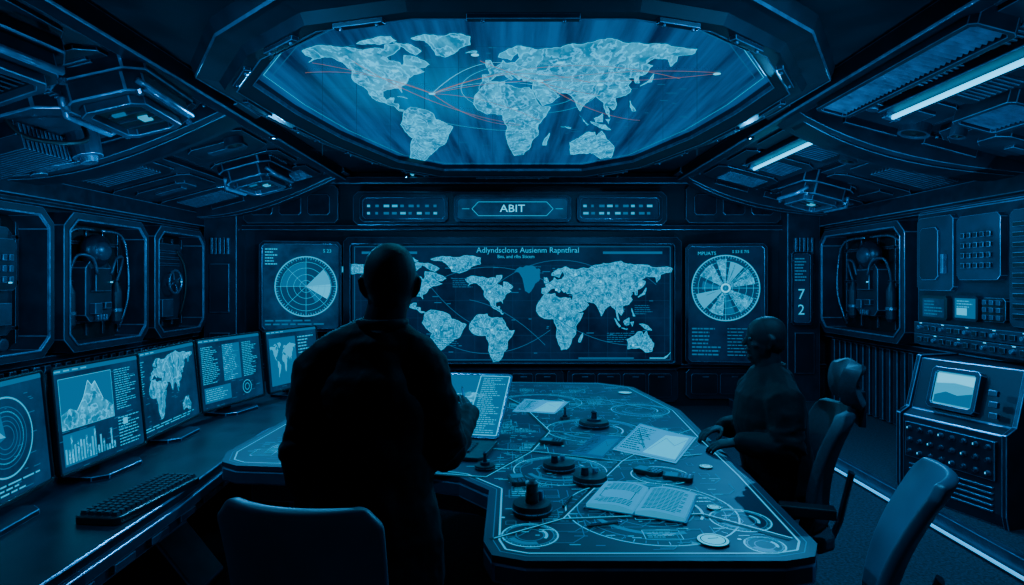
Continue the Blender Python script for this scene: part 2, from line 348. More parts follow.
for sx in(-1,1):
    for y,bw in((2.35,.36),(4.78,.40),(7.62,.3)):
        b=B(lambda a,z,c:Vector((a,c,z)))
        # curved rib: many segments thickening toward the middle
        N=12; up=[(-1.05+2.1*i/N,0) for i in range(N+1)]; lo=[(-1.05+2.1*i/N,-.07-.14*math.sin(math.pi*(i/N)**.8)) for i in range(N,-1,-1)]
        b.prism(up+lo,-bw/2,bw/2,M_PANEL)
        lo2=[(x*.93,z-.018) for x,z in lo]; b.prism([(x*.93,z+.03) for x,z in lo[::-1]]+lo2,-bw/2+.09,bw/2-.09,M_FRAME)
        for k in range(2): 
            xa=-.4+k*.6; b.box((xa,-bw/2-.012,-.07),(.4,.03,.07),M_WALL)
        o=struct(b,bevel=.012); o.location=slope(sx,3.05,y); o.rotation_euler=(0,sx*SL,0)
    for y0,y1 in((1.0,2.12),(2.58,4.54),(5.02,7.42)):
        for xa,xb in((2.2,2.98),(3.04,3.94)):
            w=xb-xa;l=y1-y0
            b=B(XY);b.prism(crect(-w/2,-l/2,w/2,l/2,.12),-.05,0,M_PANEL)
            ns=3 if l>1.5 else 1
            for k in range(ns):
                yc=-l/2+l*(k+.5)/ns; t=GR.random(); hl=l/ns*.43
                b.prism(crect(-w*.43,yc-hl,w*.43,yc+hl,.08),-.075,-.05,M_WALL)
                if t<.5:
                    for q in range(9): b.box((w*.04,yc-hl*.6+q*hl*.15,-.082),(w*.56,hl*.07,.02),M_PAN2)
                elif t<.75:
                    b.prism(crect(-w*.28,yc-hl*.5,w*.28,yc+hl*.5,.06),-.10,-.07,M_PANEL);b.box((w*.05,yc,-.11),(w*.3,hl*.3,.02),M_PAN2)
                else:
                    b.cyl((-w*.15,yc,-.075),(-w*.15,yc,-.10),w*.13,w*.12,M_FRAME,24);b.cyl((-w*.15,yc,-.10),(-w*.15,yc,-.11),w*.06,w*.05,M_PAN2,20);b.box((w*.2,yc,-.085),(w*.16,hl*1.1,.03),M_PANEL)
            for cx in(-1,1):
                for cy in(-1,1): b.cyl((cx*w*.45,cy*(l/2-.04),-.05),(cx*w*.45,cy*(l/2-.04),-.065),.012,.010,M_CHROME,8)
            o=struct(b,bevel=.009); o.location=slope(sx,(xa+xb)/2,(y0+y1)/2); o.rotation_euler=(0,sx*SL,0)
for sx in(-1,1):
    b=B();b.box((sx*2.12,3.4,ZC-.06),(.12,8.8,.12),M_FRAME); struct(b,bevel=.02)
# ================================================================= CEILING SCREEN
ctrl=[(-1.66,4.0),(-1.62,4.7),(-1.50,5.5),(-1.2,6.6),(-.78,7.12),(.80,7.12),(1.28,6.6),(1.58,5.5),(1.68,4.7),(1.70,4.05),(1.30,3.42),(.92,3.1),(.55,2.97),(-.45,2.97),(-.9,3.1),(-1.30,3.46)]
path=ctrl
def off(P,d):
    n=len(P);o=[]
    for i in range(n):
        a=(Vector(P[i])-Vector(P[i-1])).normalized();c=(Vector(P[(i+1)%n])-Vector(P[i])).normalized()
        t=(a+c).normalized();k=1/max(.5,t.dot(a)); o.append((P[i][0]+t.y*d*k,P[i][1]-t.x*d*k))
    return o
def area2(P): return sum(P[i-1][0]*P[i][1]-P[i][0]*P[i-1][1] for i in range(len(P)))
if area2(path)<0: path=path[::-1]
cs=thing('ceiling_display','large faceted glowing world map screen set in a dark ceiling frame','screen',(0,5,ZC))
def Fc(a,b_,c): return Vector((a,b_-5,-.03-c))
b=B(Fc,.001)
b.poly(off(path,.04),E_CBG,0)
def cmapx(lon,lat): return cpx(302+(lon+168)/348*395,38+(78-lat)*1.04,2.93)
def cmapa(lon,lat): return cpx(302+(lon-46+168)/348*395,38+(78-lat)*1.04,2.93)
for lo in range(-150,181,30): b.line([cmapx(lo,70),cmapx(lo,-35)],.004,E_DIM,1)
for la in range(-30,71,20): b.line([cmapx(-160,la),cmapx(175,la)],.004,E_DIM,1)
draw_map(b,cmapx,E_CMAP,2,[NA,SA,GL,I1,I2,AF,EA]+IS[:3]+IS[8:9]+IS[10:],3,E_DISC,.007)
draw_map(b,cmapa,E_CMAP,2,[AU,IS[6],IS[7],IS[5]],3,E_DISC,.007)
draw_map(b,lambda lo,la:cpx(302+(lo-20+168)/348*395,38+(78-la)*1.04,2.93),E_CMAP,2,[IS[3],IS[4],IS[9]],det=2)
for i in range(130):
    a=R.uniform(330,690);c=R.uniform(45,155); x,y=cpx(a,c,2.93); w=R.uniform(.02,.09); b.rect(x,y,x+w,y+.012,E_MID,1)
def arcline(p,q,h,w,m,l=5):
    P=[]
    for i in range(17):
        t=i/16; P.append(cpx(p[0]+(q[0]-p[0])*t,p[1]+(q[1]-p[1])*t-h*4*t*(1-t),2.93))
    b.line(P,w,m,l)
for p,q,h in [((305,72),(432,93),8),((312,62),(432,93),3),((432,93),(540,120),6),((432,93),(560,80),4),((432,93),(590,82),14),((540,80),(718,72),5),((480,60),(600,95),-4),((560,80),(716,73),-3),((432,93),(520,125),-8),((352,60),(520,124),-10),((432,93),(680,78),20),((540,80),(640,120),-8)]:
    arcline(p,q,h,.005,E_OR)
for p,q,h in [((432,93),(530,70),18),((432,93),(560,90),10),((400,110),(530,130),-6)]: arcline(p,q,h,.004,E_WHT)
for r_ in(22,34,46):
    P=[cpx(530+r_*1.5*math.cos(g/20*math.pi),88+r_*.55*math.sin(g/20*math.pi),2.93) for g in range(40)]
    b.line(P,.007,E_LINE,4,True)
for (px,py) in [(432,93),(540,80),(717,73),(475,54),(560,62),(600,84),(515,108),(395,70)]:
    x,y=cpx(px,py,2.93); b.sector(x,y,.024,E_WHT,6)
P=[cpx(480+90*math.cos(g/20*math.pi),20+9*math.sin(g/20*math.pi),2.93) for g in range(0,-21,-1)]
b.line(P,.012,E_LINE,3)
b.line(off(path,-.05),.006,E_LINE,3,True); b.line(off(path,-.10),.004,E_MID,3,True)
b.make('screen',cs,solid=False)
b=B();n=len(path)
rings=[(0.03,-.02),(0.0,-.08),(.012,-.10),(.10,-.15),(.17,-.15),(.20,-.10),(.33,-.08),(.36,0.0)]
vs=[]
for o_,z in rings: vs+=[Vector((x,y-5,z)) for x,y in off(path,o_)]
fs=[(j*n+i,j*n+(i+1)%n,(j+1)*n+(i+1)%n,(j+1)*n+i) for j in range(len(rings)-1) for i in range(n)]
b.add(vs,fs,M_RING); b.make('ring_frame',cs,smooth=False,solid=False)
b=B(); 
for O in ([(-.002,-.08),(.006,-.102),(.014,-.104)],[(.096,-.151),(.10,-.154),(.105,-.152)],[(.326,-.082),(.33,-.086),(.336,-.07)]):
    vs=[]
    for o_,z in O: vs+=[Vector((x,y-5,z-.003)) for x,y in off(path,o_)]
    b.add(vs,[(j*n+i,j*n+(i+1)%n,(j+1)*n+(i+1)%n,(j+1)*n+i) for j in range(2) for i in range(n)],M_EDGE)
b.make('ring_lip',cs,solid=False)
po=off(path,.135)
for i in range(n):
    P0=Vector(po[i]);P1=Vector(po[(i+1)%n]);d_=P1-P0
    if d_.length<.35: continue
    mid=(P0+P1)/2; a=math.atan2(d_.y,d_.x)
    B().box((0,0,0),(d_.length*.5,.04,.025),M_PANEL).cyl((-d_.length*.18,0,-.01),(-d_.length*.18,0,-.024),.010,.010,M_CHROME,8).cyl((d_.length*.18,0,-.01),(d_.length*.18,0,-.024),.010,.010,M_CHROME,8).make('clamp',cs,bevel=.006,loc=(mid.x,mid.y-5,-.16),rz=a)
# ================================================================= VIDEO WALL
vw=thing('video_wall','large wall screen showing a glowing world map','screen',(0,D,0))
x0,x1,z0,z1=-2.03,2.04,.56,2.05
b=B(); b.ringp(crect(x0-.09,z0-.09,x1+.09,z1+.09,.06),crect(x0,z0,x1,z1,.02),0,.12,M_FRAME); b.make('frame',vw,bevel=.01)
def wx(px,py): return ((px-353)/319*(x1-x0)+x0, z1-(py-245)/117*(z1-z0))
b=B();b.base=.06; b.prism(crect(x0,z0,x1,z1,.02),.03,.06,M_DARK); b.rect(x0+.01,z0+.01,x1-.01,z1-.01,E_BG,1)
for i in range(17): x=x0+.12+i*.24; b.line([(x,z0+.05),(x,z1-.25)],.003,E_DIM,2)
for i in range(6): z=z0+.12+i*.22; b.line([(x0+.05,z),(x1-.05,z)],.003,E_DIM,2)
fa=lambda lo,la:wx(500+lo*.95,256+(83-la)*.76)
draw_map(b,fa,E_MAP,3,[NA,SA,GL,I1,I2],3,E_LINE,.008)
fb=lambda lo,la:wx(513+(lo+56)*.42,276+(72-la)*.60)
draw_map(b,fb,E_MAP,3,[NA],3,E_LINE,.008)
fb2=lambda lo,la:wx(481+(lo)*.66,314+(37-la)*.66)
draw_map(b,fb2,E_MAP,3,[AF],3,E_LINE,.008)
fb3=lambda lo,la:wx(540+(lo+20)*.5,266+(83-la)*1.2)
draw_map(b,fb3,E_MID,3,[GL],2)
fc=lambda lo,la:wx(541+(lo+10)*.685,260+(80-la)*.78)
draw_map(b,fc,E_MAP,4,[AF,EA,AU]+IS[:8]+IS[9:11],3,E_LINE,.008)
for px,py in [(556,290),(600,282),(640,285),(560,318),(490,292),(437,330),(492,330),(632,345),(620,300),(452,268),(575,275)]:
    a_,c_=wx(px,py); b.sector(a_,c_,.016,E_WHT,7,n=12)
def arcs(b,pairs,w,m,f,l=6):
    for p,q,h in pairs:
        P=[f(p[0]+(q[0]-p[0])*i/14,p[1]+(q[1]-p[1])*i/14-h*4*(i/14)*(1-i/14)) for i in range(15)]; b.line(P,w,m,l)
arcs(b,[((430,285),(560,290),20),((430,285),(490,330),-8),((490,290),(600,270),18),((545,310),(640,345),-10),((440,340),(550,330),-18),((560,290),(655,285),22),((470,300),(545,345),8)],.006,E_MID,wx)
b.text('Adlyndsclons Ausienm Rapntfiral',0.2,z1-.075,.098,E_LINE,5)
b.text('Bns, and rlhs Sticem',0.05,z1-.155,.058,E_LINE,5)
for xa,xb in((-1.9,-1.2),(1.15,1.9)): b.rect(xa,z1-.12,xb,z1-.09,E_MID,2)
for xa,za,s in [(-.75,z1-.55,.3),(1.2,z0+.25,.35),(-.95,z0+.2,.3),(.2,z1-.4,.2),(1.55,z0+.6,.25)]:
    dashes(b,xa,za,xa+s,za+.13,5,E_MID,R,5,.8,.3)
for i in range(60): 
    x=R.uniform(x0+.1,x1-.3); z=R.uniform(z0+.1,z1-.25); b.rect(x,z,x+R.uniform(.02,.1),z+.010,E_MID,2)
b.rect(x0+.3,z0+.045,x0+1.0,z0+.06,E_LINE,2); b.rect(x1-1.2,z0+.045,x1-.5,z0+.06,E_MID,2); b.rect(x1-.3,z0+.045,x1-.1,z0+.06,E_LINE,2)
b.orect(x0+.04,z0+.03,x1-.04,z1-.03,.006,E_MID,2)
b.make('screen',vw,solid=False)
def wxz(px,py,d): return ((px-512)/FP*d, CAMZ-(py-HY)/FP*d)
hd=7.62
hb=B(); xa,zt=wxz(352,191,hd); xb,zb=wxz(668,225,hd)
hb.prism(crect(xa,zb,xb,zt,.06),0,D-hd-.04,M_PANEL,F=lambda a,b_,c:Vector((a,D-c,b_))); struct(hb,bevel=.015)
for (p0,p1,kind) in [(360,448,0),(454,571,1),(577,662,2)]:
    xa,zt=wxz(p0,195,hd-.02); xb,zb=wxz(p1,222,hd-.02); cx=(xa+xb)/2; cz=(zt+zb)/2; w=(xb-xa)/2;h=(zt-zb)/2
    o=thing('sign_panel',['narrow status display strip above the map screen','lit sign reading ABIT above the map screen','narrow status display strip above the map screen'][kind],'sign',(cx,hd+.04,cz))
    b=B(); b.ringp(crect(-w,-h,w,h,.04),crect(-w+.04,-h+.04,w-.04,h-.04,.03),0,.08,M_FRAME); b.make('housing',o,bevel=.008)
    b=B(); b.base=.03; b.rect(-w+.03,-h+.03,w-.03,h-.03,E_BG2 if kind==1 else E_BG,0)
    if kind==1:
        b.line([(-.42,-.085),(.42,-.085),(.5,0),(.42,.085),(-.42,.085),(-.5,0)],.007,E_LINE,2,True)
        b.text('ABIT',0,0,.13,E_WHT,3,1.15)
        b.line([(-.62,0),(-.53,0)],.006,E_LINE,2); b.line([(.53,0),(.62,0)],.006,E_LINE,2)
    else:
        for r_ in range(2):
            for i in range(9): 
                x=-w+.08+i*(2*w-.16)/9; b.rect(x,-.07+r_*.09,x+R.uniform(.03,.07),-.04+r_*.09,E_LINE if R.random()<.35 else E_MID,2)
    b.make('screen',o,solid=False)
def radar(loc,rz,w,h,cz,label,full,side):
    o=thing('radar_display',label,'screen',loc,(0,0,rz))
    b=B(); b.ringp(crect(-w/2,-h/2,w/2,h/2,.05),crect(-w/2+.04,-h/2+.04,w/2-.04,h/2-.04,.03),0,.07,M_FRAME); b.make('frame',o,bevel=.008)
    b=B(); b.base=.03; W2=w/2-.04;H2=h/2-.04; b.prism(crect(-W2,-H2,W2,H2,.03),0,.03,M_DARK); b.rect(-W2,-H2,W2,H2,E_BG if full else E_BG2,1)
    r=min(W2,H2)*.9 if full else min(W2,H2)*.82
    cx=0 if full else .06;  c=cz
    b.sector(cx,c,r,E_DIM,2); 
    for q in(1,.82,.62,.4,.2): b.arc(cx,c,r*q,.016 if q==1 else .005,E_LINE,5)
    for k in range(72): 
        g=math.radians(k*5); q=.93 if k%2 else .9; b.line([(cx+r*q*math.cos(g),c+r*q*math.sin(g)),(cx+r*.99*math.cos(g),c+r*.99*math.sin(g))],.006,E_LINE,5)
    if full:
        rr=random.Random(11)
        for a,da,q,m_ in [(8,34,.88,E_MAP),(50,30,.82,E_LINE),(88,20,.9,E_MAP),(118,36,.85,E_MAP),(162,22,.7,E_MID),(192,34,.9,E_LINE),(235,30,.86,E_MAP),(272,18,.8,E_MID),(300,40,.88,E_MAP)]:
            b.sector(cx,c,r*q,m_,3,a,a+da)
        for k in range(40): g=rr.uniform(0,6.28);q0=rr.uniform(.1,.6);b.line([(cx+r*q0*math.cos(g),c+r*q0*math.sin(g)),(cx+r*(q0+.3)*math.cos(g),c+r*(q0+.3)*math.sin(g))],.004,E_DIM,4)
        b.sector(cx,c,r*.16,E_MID,5);b.arc(cx,c,r*.12,.02,E_WHT,6)
    else:
        b.sector(cx,c,r*.8,E_MID,3,90,180); b.sector(cx,c,r*.8,E_LINE,3,5,45); b.sector(cx,c,r*.8,E_DISC,4,-32,5); b.sector(cx,c,r*.62,E_MID,3,-60,-32)
    for k in range(4): g=math.radians(k*45); b.line([(cx-r*math.cos(g),c-r*math.sin(g)),(cx+r*math.cos(g),c+r*math.sin(g))],.005,E_LINE,5)
    if full:
        dashes(b,-W2*.9,-H2*.92,-W2*.1,c-r-.08,8,E_MID,R,3); dashes(b,W2*.05,-H2*.92,W2*.85,c-r-.08,9,E_MID,R,3,.7,.25)
        b.text('MPUATS',-W2*.5,H2-.08,.06,E_LINE,3); b.text('S 53 E 7/5',W2*.4,H2-.06,.05,E_LINE,3)
    else:
        dashes(b,-W2*.95,H2-.26,-W2*.6,H2-.04,6,E_LINE,R,3); dashes(b,-W2*.95,-H2+.03,W2*.9,-H2+.12,2,E_MID,R,3)
        b.text('S 23',W2*.7,H2-.08,.06,E_LINE,3)
    b.make('screen',o,solid=False); return o
radar((-2.62,D-.18,1.52),math.radians(8),.98,1.12,.0,'wall radar display with a glowing circular scope',False,0)
radar((2.66,D-.16,1.30),math.radians(-8),.98,1.5,.2,'tall radar display with a segmented circular scope',True,1)
o=thing('status_display','narrow upright display showing digits 7 and 2','screen',(3.55,D-.27,1.5))
b=B();b.ringp(crect(-.13,-.45,.13,.45,.03),crect(-.1,-.42,.1,.42,.02),0,.05,M_FRAME);b.make('frame',o,bevel=.005)
b=B();b.base=.02;b.rect(-.1,-.42,.1,.42,E_BG,0);b.text('7',0,-.08,.18,E_LINE,3);b.text('2',0,-.27,.18,E_LINE,3);dashes(b,-.08,.08,.08,.38,8,E_MID,R,2);b.make('screen',o,solid=False)
# ================================================================= WALL EQUIPMENT BAYS
def crs3(P,k=4):
    P=[Vector(p) for p in P];Q=[P[0]]+P+[P[-1]];o=[]
    for i in range(1,len(Q)-2):
        for s_ in range(k):
            t=s_/k;p0,p1,p2,p3=Q[i-1:i+3];o.append(.5*((2*p1)+(-p0+p2)*t+(2*p0-5*p1+4*p2-p3)*t*t+(-p0+3*p1-3*p2+p3)*t**3))
    return o+[P[-1]]
def bay(loc,rz,w,h,kind,label):
    o=thing('equipment_bay',label,'equipment bay',loc,(0,0,rz),'recessed wall equipment bays')
    b=B(); b.ringp(crect(-w/2,-h/2,w/2,h/2,.12),crect(-w/2+.07,-h/2+.07,w/2-.07,h/2-.07,.10),0,.26,M_PANEL)
    b.ringp(crect(-w/2+.055,-h/2+.055,w/2-.055,h/2-.055,.1),crect(-w/2+.07,-h/2+.07,w/2-.07,h/2-.07,.095),.26,.272,M_CHROME); b.make('frame',o,bevel=.012)
    b=B(); b.prism(crect(-w/2+.05,-h/2+.05,w/2-.05,h/2-.05,.1),0,.02,M_DARK)
    for k in range(5): b.box((-w*.38+k*w*.19,-.03,0),(.03,.02,h*.82),M_WALL)
    for k in range(3): b.box((0,-.03,-h*.3+k*h*.3),(w*.8,.02,.03),M_WALL)
    b.make('backplate',o,bevel=.004)
    s=min(w,1.3)
    def hose(pts,rad,m,name='hose'):
        b=B();b.tube(crs3(pts),rad,m,8);b.make(name,o,smooth=True)
    if kind==0:
        b=B(); b.prism(crect(-s*.15,-h*.30,s*.15,h*.16,.06),.02,.15,M_PANEL); b.box((0,-.17,h*.02),(s*.18,.05,h*.18),M_FRAME)
        b.box((-s*.06,-.17,-h*.2),(s*.08,.06,.1),M_PAN2);b.box((s*.06,-.17,-h*.18),(s*.08,.05,.06),M_PANEL)
        for k in range(4): b.box((-.06+.04*k,-.175,-h*.27),(.02,.03,.05),M_CHROME)
        b.make('breathing_unit',o,bevel=.01)
        b=B(); b.ell((0,-.12,h*.24),(s*.15,.09,h*.13),M_FRAME,20,12); b.make('hood',o,smooth=True)
        B().ell((0,-.18,h*.24),(s*.10,.05,h*.075),M_PAN2,16,10).make('visor',o,smooth=True)
        for sx in(-1,1):
            b=B(); x=sx*s*.27; b.lathe((x,-.1,-h*.34),[(.03,0),(.05,.03),(.05,h*.26),(.03,h*.31),(.02,h*.34)],M_PANEL,16); b.lathe((x,-.1,-h*.24),[(.055,0),(.055,.03)],M_CHROME,16);b.make('canister',o)
            hose([(x,-.1,0),(x*1.05,-.13,h*.1),(x*.95,-.17,h*.2),(x*.5,-.2,h*.18),(x*.3,-.2,h*.06)],.014,M_PAN2)
            hose([(sx*w*.36,-.06,-h*.38),(sx*w*.40,-.12,-.15),(sx*w*.39,-.12,h*.2),(sx*w*.28,-.14,h*.38),(sx*.05,-.14,h*.40)],.011,M_CHROME,'cable_loop')
    elif kind==1:
        b=B();b.prism(crect(-s*.3,-h*.34,s*.3,h*.36,.05),.02,.06,M_PANEL);b.prism(crect(-s*.05,-h*.05,s*.24,h*.28,.03),.06,.14,M_FRAME)
        for i in range(3):
            for j in range(3):b.box((s*.02+i*s*.07,-.15,h*.02+j*h*.07),(s*.045,.02,h*.04),M_PAN2)
        b.box((s*.1,-.1,-h*.2),(s*.2,.06,h*.14),M_PAN2);b.make('call_box',o,bevel=.008)
        b=B();b.tube([(-s*.17,-.12,-h*.18),(-s*.19,-.15,-h*.05),(-s*.19,-.15,h*.12),(-s*.17,-.12,h*.24)],[(.045,.04),(.022,.02),(.022,.02),(.045,.04)],M_RUB,12,rnd=True);b.make('handset',o,smooth=True)
        b=B();pts=[]
        for k in range(60):
            t=k/59;pts.append((-s*.17+.012*math.cos(k*1.6)+t*.18,-.1-.012*math.sin(k*1.6),-h*.22-math.sin(t*math.pi)*h*.14))
        b.tube(pts,.005,M_RUB,6);b.make('coiled_cord',o,smooth=True)
        for k in range(2):
            b=B();b.lathe((s*(.02+k*.16),-.06,-h*.40+.0),[(.05,0),(.05,.02),(.04,.025)],M_PAN2,20,'Y');b.make('gauge',o)
    elif kind==2:
        b=B();b.prism(crect(-s*.32,-h*.36,s*.32,h*.36,.05),.02,.07,M_PANEL)
        for k in range(3):b.box((0,-.09,h*.28-k*.07),(s*.45,.03,.03),M_FRAME)
        b.box((-s*.12,-.12,-h*.24),(s*.2,.1,h*.16),M_PAN2);b.make('instrument_plate',o,bevel=.008)
        b=B();ring=[(s*.02+.13*math.cos(g*math.pi/12),-.17,-.0+.13*math.sin(g*math.pi/12)) for g in range(24)];b.tube(ring,.013,M_CHROME,8,closed=True)
        for k in range(4):g=k*math.pi/2+.4;b.cyl((s*.02,-.16,0),(s*.02+.13*math.cos(g),-.17,.13*math.sin(g)),.01,.008,M_CHROME,8)
        b.cyl((s*.02,-.05,0),(s*.02,-.19,0),.03,.03,M_PAN2,14);b.make('valve_wheel',o)
        hose([(s*.25,-.08,-h*.35),(s*.27,-.14,-h*.1),(s*.25,-.14,h*.15),(s*.15,-.1,h*.3)],.016,M_RUB)
        hose([(-s*.25,-.08,h*.3),(-s*.3,-.14,h*.1),(-s*.26,-.14,-h*.1),(-s*.18,-.12,-h*.2)],.013,M_PAN2)
    B().box((s*.08,-.205,h*.0),(.03,.006,.012),E_LED).make('indicator_light',o)
    return o
def yl(px): return 3.74*FP/abs(px-512)
for sd,(pa,pb),kd,lb in [(-1,(60,148),0,'dark framed wall recess holding a hooded breathing unit with hoses'),(-1,(152,205),2,'dark framed wall recess with valve wheel and instruments'),(-1,(-50,54),1,'dark framed wall recess with telephone handset and call box'),(1,(820,908),0,'wide dark framed wall recess holding a hooded unit with cables')]:
    ya=yl(pa);yb=yl(pb);yc=(ya+yb)/2;w=abs(yb-ya)-.04
    bay((sd*(W-.02),yc,1.58),(-sd)*math.pi/2,w,1.2,kd,lb)
# ================================================================= RIGHT RACK
rk=thing('electronics_rack','dark steel rack of instruments mounted on the wall','electronics rack',(3.62,4.30,.1),(0,0,-math.pi/2))
b=B();b.box((0,0,1.51),(1.36,.7,1.06),M_WALL);b.box((0,-.36,1.52),(1.3,.04,1.0),M_FRAME);b.make('body',rk,bevel=.015)
b=B();b.prism(crect(-.60,1.42,-.2,1.98,.03),.38,.42,M_PANEL);b.prism(crect(-.55,1.5,-.34,1.9,.03),.42,.435,M_WALL);b.box((-.27,-.44,1.62),(.03,.03,.14),M_CHROME);b.make('door',rk,bevel=.006)
b=B();b.base=.43;b.prism(crect(-.15,1.5,.25,1.95,.03),.38,.43,M_PANEL)
for i in range(4):
    for j in range(5): b.box((-.07+j*.06,-.44,1.6+i*.07),(.035,.02,.035),M_PLAS)
b.make('keypad',rk,bevel=.004)
b=B();b.prism(crect(-.56,1.2,-.26,1.38,.02),.38,.42,M_PLAS);b.base=.421;b.rect(-.53,1.22,-.29,1.36,E_BG2,0);dashes(b,-.51,1.23,-.31,1.35,5,E_MID,R,1);b.make('readout',rk,solid=False)
b=B();b.prism(crect(-.20,1.21,.04,1.39,.02),.38,.42,M_FRAME);b.base=.421;b.rect(-.18,1.23,.02,1.37,E_MID,0);b.rect(-.16,1.25,-.06,1.3,E_DISC,1);dashes(b,-.16,1.3,0,1.36,3,E_LINE,R,1);b.make('small_screen',rk,solid=False)
b=B();b.prism(crect(.08,1.22,.28,1.38,.02),.38,.42,M_PLAS)
for i in range(3):
    for j in range(3):b.box((.12+j*.06,-.43,1.25+i*.05),(.035,.02,.03),M_PAN2)
b.make('button_panel',rk,bevel=.003)
for k,z in enumerate((1.13,1.04)):
    b=B();b.box((-.02,-.39,z),(1.24,.05,.08),M_PANEL);b.base=.416
    for i in range(14):
        x=-.56+i*.082
        if (i+k)%3==0:b.cyl((x,-.415,z),(x,-.44,z),.018,.014,M_CHROME,12)
        else:b.box((x,-.42,z),(.045,.02,.035),M_PLAS)
        if (i*7+k)%3==0:b.rect(x-.014,z+.03,x+.014,z+.037,E_LED,0)
    b.make('module',rk,bevel=.003)
b=B();b.prism(crect(.3,1.2,.62,1.95,.03),.38,.41,M_PANEL)
for i in range(10):b.box((.46,-.42,1.27+i*.065),(.24,.012,.03),M_DARK)
b.make('vent',rk,bevel=.003)
# ================================================================= CONTROL CONSOLE (right)
cn=thing('control_console','steel console with small glowing tilted monitor and rows of knobs','console',(3.16,4.14,.1),(0,0,-math.pi/2+.3))
b=B()
side=[(-.3,0),(.2,0),(.2,.95),(-.14,.95),(-.24,.60),(-.32,.56),(-.32,.08)]
def Fs(a,z,c): return Vector((c,a,z))
b.prism(side,-.34,.34,M_WALL,F=Fs)
b.make('cabinet_body',cn,bevel=.012)
for sx in(-1,1):
    b=B();b.prism([(q[0]*1.08,q[1]*1.02) for q in side],.34*sx,.37*sx,M_FRAME,F=Fs);b.make('side_plate',cn,bevel=.008)
b=B();b.box((0,-.33,.40),(.6,.03,.24),M_FRAME)
for k in range(5): b.box((0,-.325,.09+k*.035),(.56,.02,.012),M_PANEL)
b.make('front_panel',cn,bevel=.006)
for rr_,z in enumerate((.48,.40,.32)):
    for i in range(8):
        x=-.26+i*.075;b=B();b.lathe((x,-.345,z),[(.018,0),(.018,.006),(.013,.008),(.011,.024),(.009,.028)],M_PAN2,12,'Y');b.box((x,-.374,z+.005),(.004,.004,.012),E_LED if (i+rr_)%3==0 else M_PLAS);b.make('knob',cn)
rx=-math.atan2(.10,.36)
def cp(q): q.rotation_euler[0]=rx;q.location=(-.04,-.245,.62);return q
b=B();b.ringp(crect(-.165,.01,.165,.29,.02),crect(-.135,.04,.135,.26,.012),-.02,.04,M_FRAME);cp(b.make('monitor_bezel',cn,bevel=.006))
b=B();b.base=.025;b.rect(-.14,.035,.14,.265,E_LINE,0);b.rect(-.125,.05,.125,.14,E_MID,1)
b.poly([(-.125,.10),(-.05,.13),(.03,.115),(.125,.14),(.125,.25),(-.125,.24)],E_LINE,2);b.poly([(-.125,.18),(0,.195),(.125,.185),(.125,.25),(-.125,.25)],E_WHT,3)
cp(b.make('monitor_screen',cn,solid=False))
b=B()
for k in range(3): b.box((.25,-.275+.0,.66+k*.07),(.05,.03,.035),M_PANEL,rx=rx)
b.make('switch_bank',cn,bevel=.004)
# ================================================================= LIGHT TUBES
for i,(ya,yb,x) in enumerate([(3.0,4.12,2.57),(4.98,6.2,2.46)]):
    o=smount('light_tube','bright cyan linear tube light on the sloped ceiling','light fixture',1,x,(ya+yb)/2,'ceiling tube lights')
    L=yb-ya
    B().box((0,0,-.06),(.16,L+.12,.12),M_PANEL).box((0,L/2+.02,-.13),(.1,.06,.05),M_CHROME).box((0,-L/2-.02,-.13),(.1,.06,.05),M_CHROME).make('housing',o,bevel=.01)
    B().cyl((0,-L/2,-.145),(0,L/2,-.145),.016,.016,E_TUBE,12).make('tube',o,smooth=False)
def grille(side,x,y,w,l,n,label):
    o=smount('vent_grille',label,'vent',side,x,y,'ceiling vent grilles')
    b=B(XY);b.ringp(crect(-w/2,-l/2,w/2,l/2,.03),crect(-w/2+.03,-l/2+.03,w/2-.03,l/2-.03,.02),-.14,0,M_PANEL);b.make('frame',o,bevel=.006)
    b=B()
    for i in range(n):b.box((0,-l/2+.05+(l-.1)*i/(n-1),-.115),(w-.07,(l-.1)/n*.45,.02),M_EDGE,rx=.4)
    b.box((0,0,-.09),(w-.06,l-.06,.01),M_DARK);b.make('slats',o)
    return o
grille(1,2.28,3.62,.24,1.5,34,'long slatted metal vent beside the tube light')
grille(1,3.0,3.75,.3,.5,12,'small slatted ceiling vent')
def speaker(side,x,y,r):
    o=smount('ceiling_speaker','round recessed ceiling speaker with metal ring','speaker',side,x,y,'round ceiling speakers')
    b=B();b.lathe((0,0,-.13),[(r*.75,.02),(r*.8,0),(r,.0),(r,.13)],M_PAN2,28);b.make('ring',o)
    b=B();b.lathe((0,0,-.12),[(r*.15,-.015),(r*.3,-.01),(r*.75,.0),(r*.75,.05)],M_DARK,28);b.make('cone',o)
speaker(1,2.85,4.35,.1);speaker(1,3.05,4.2,.05);speaker(1,2.62,2.72,.1);speaker(1,2.9,5.3,.07);speaker(-1,2.4,5.3,.08)
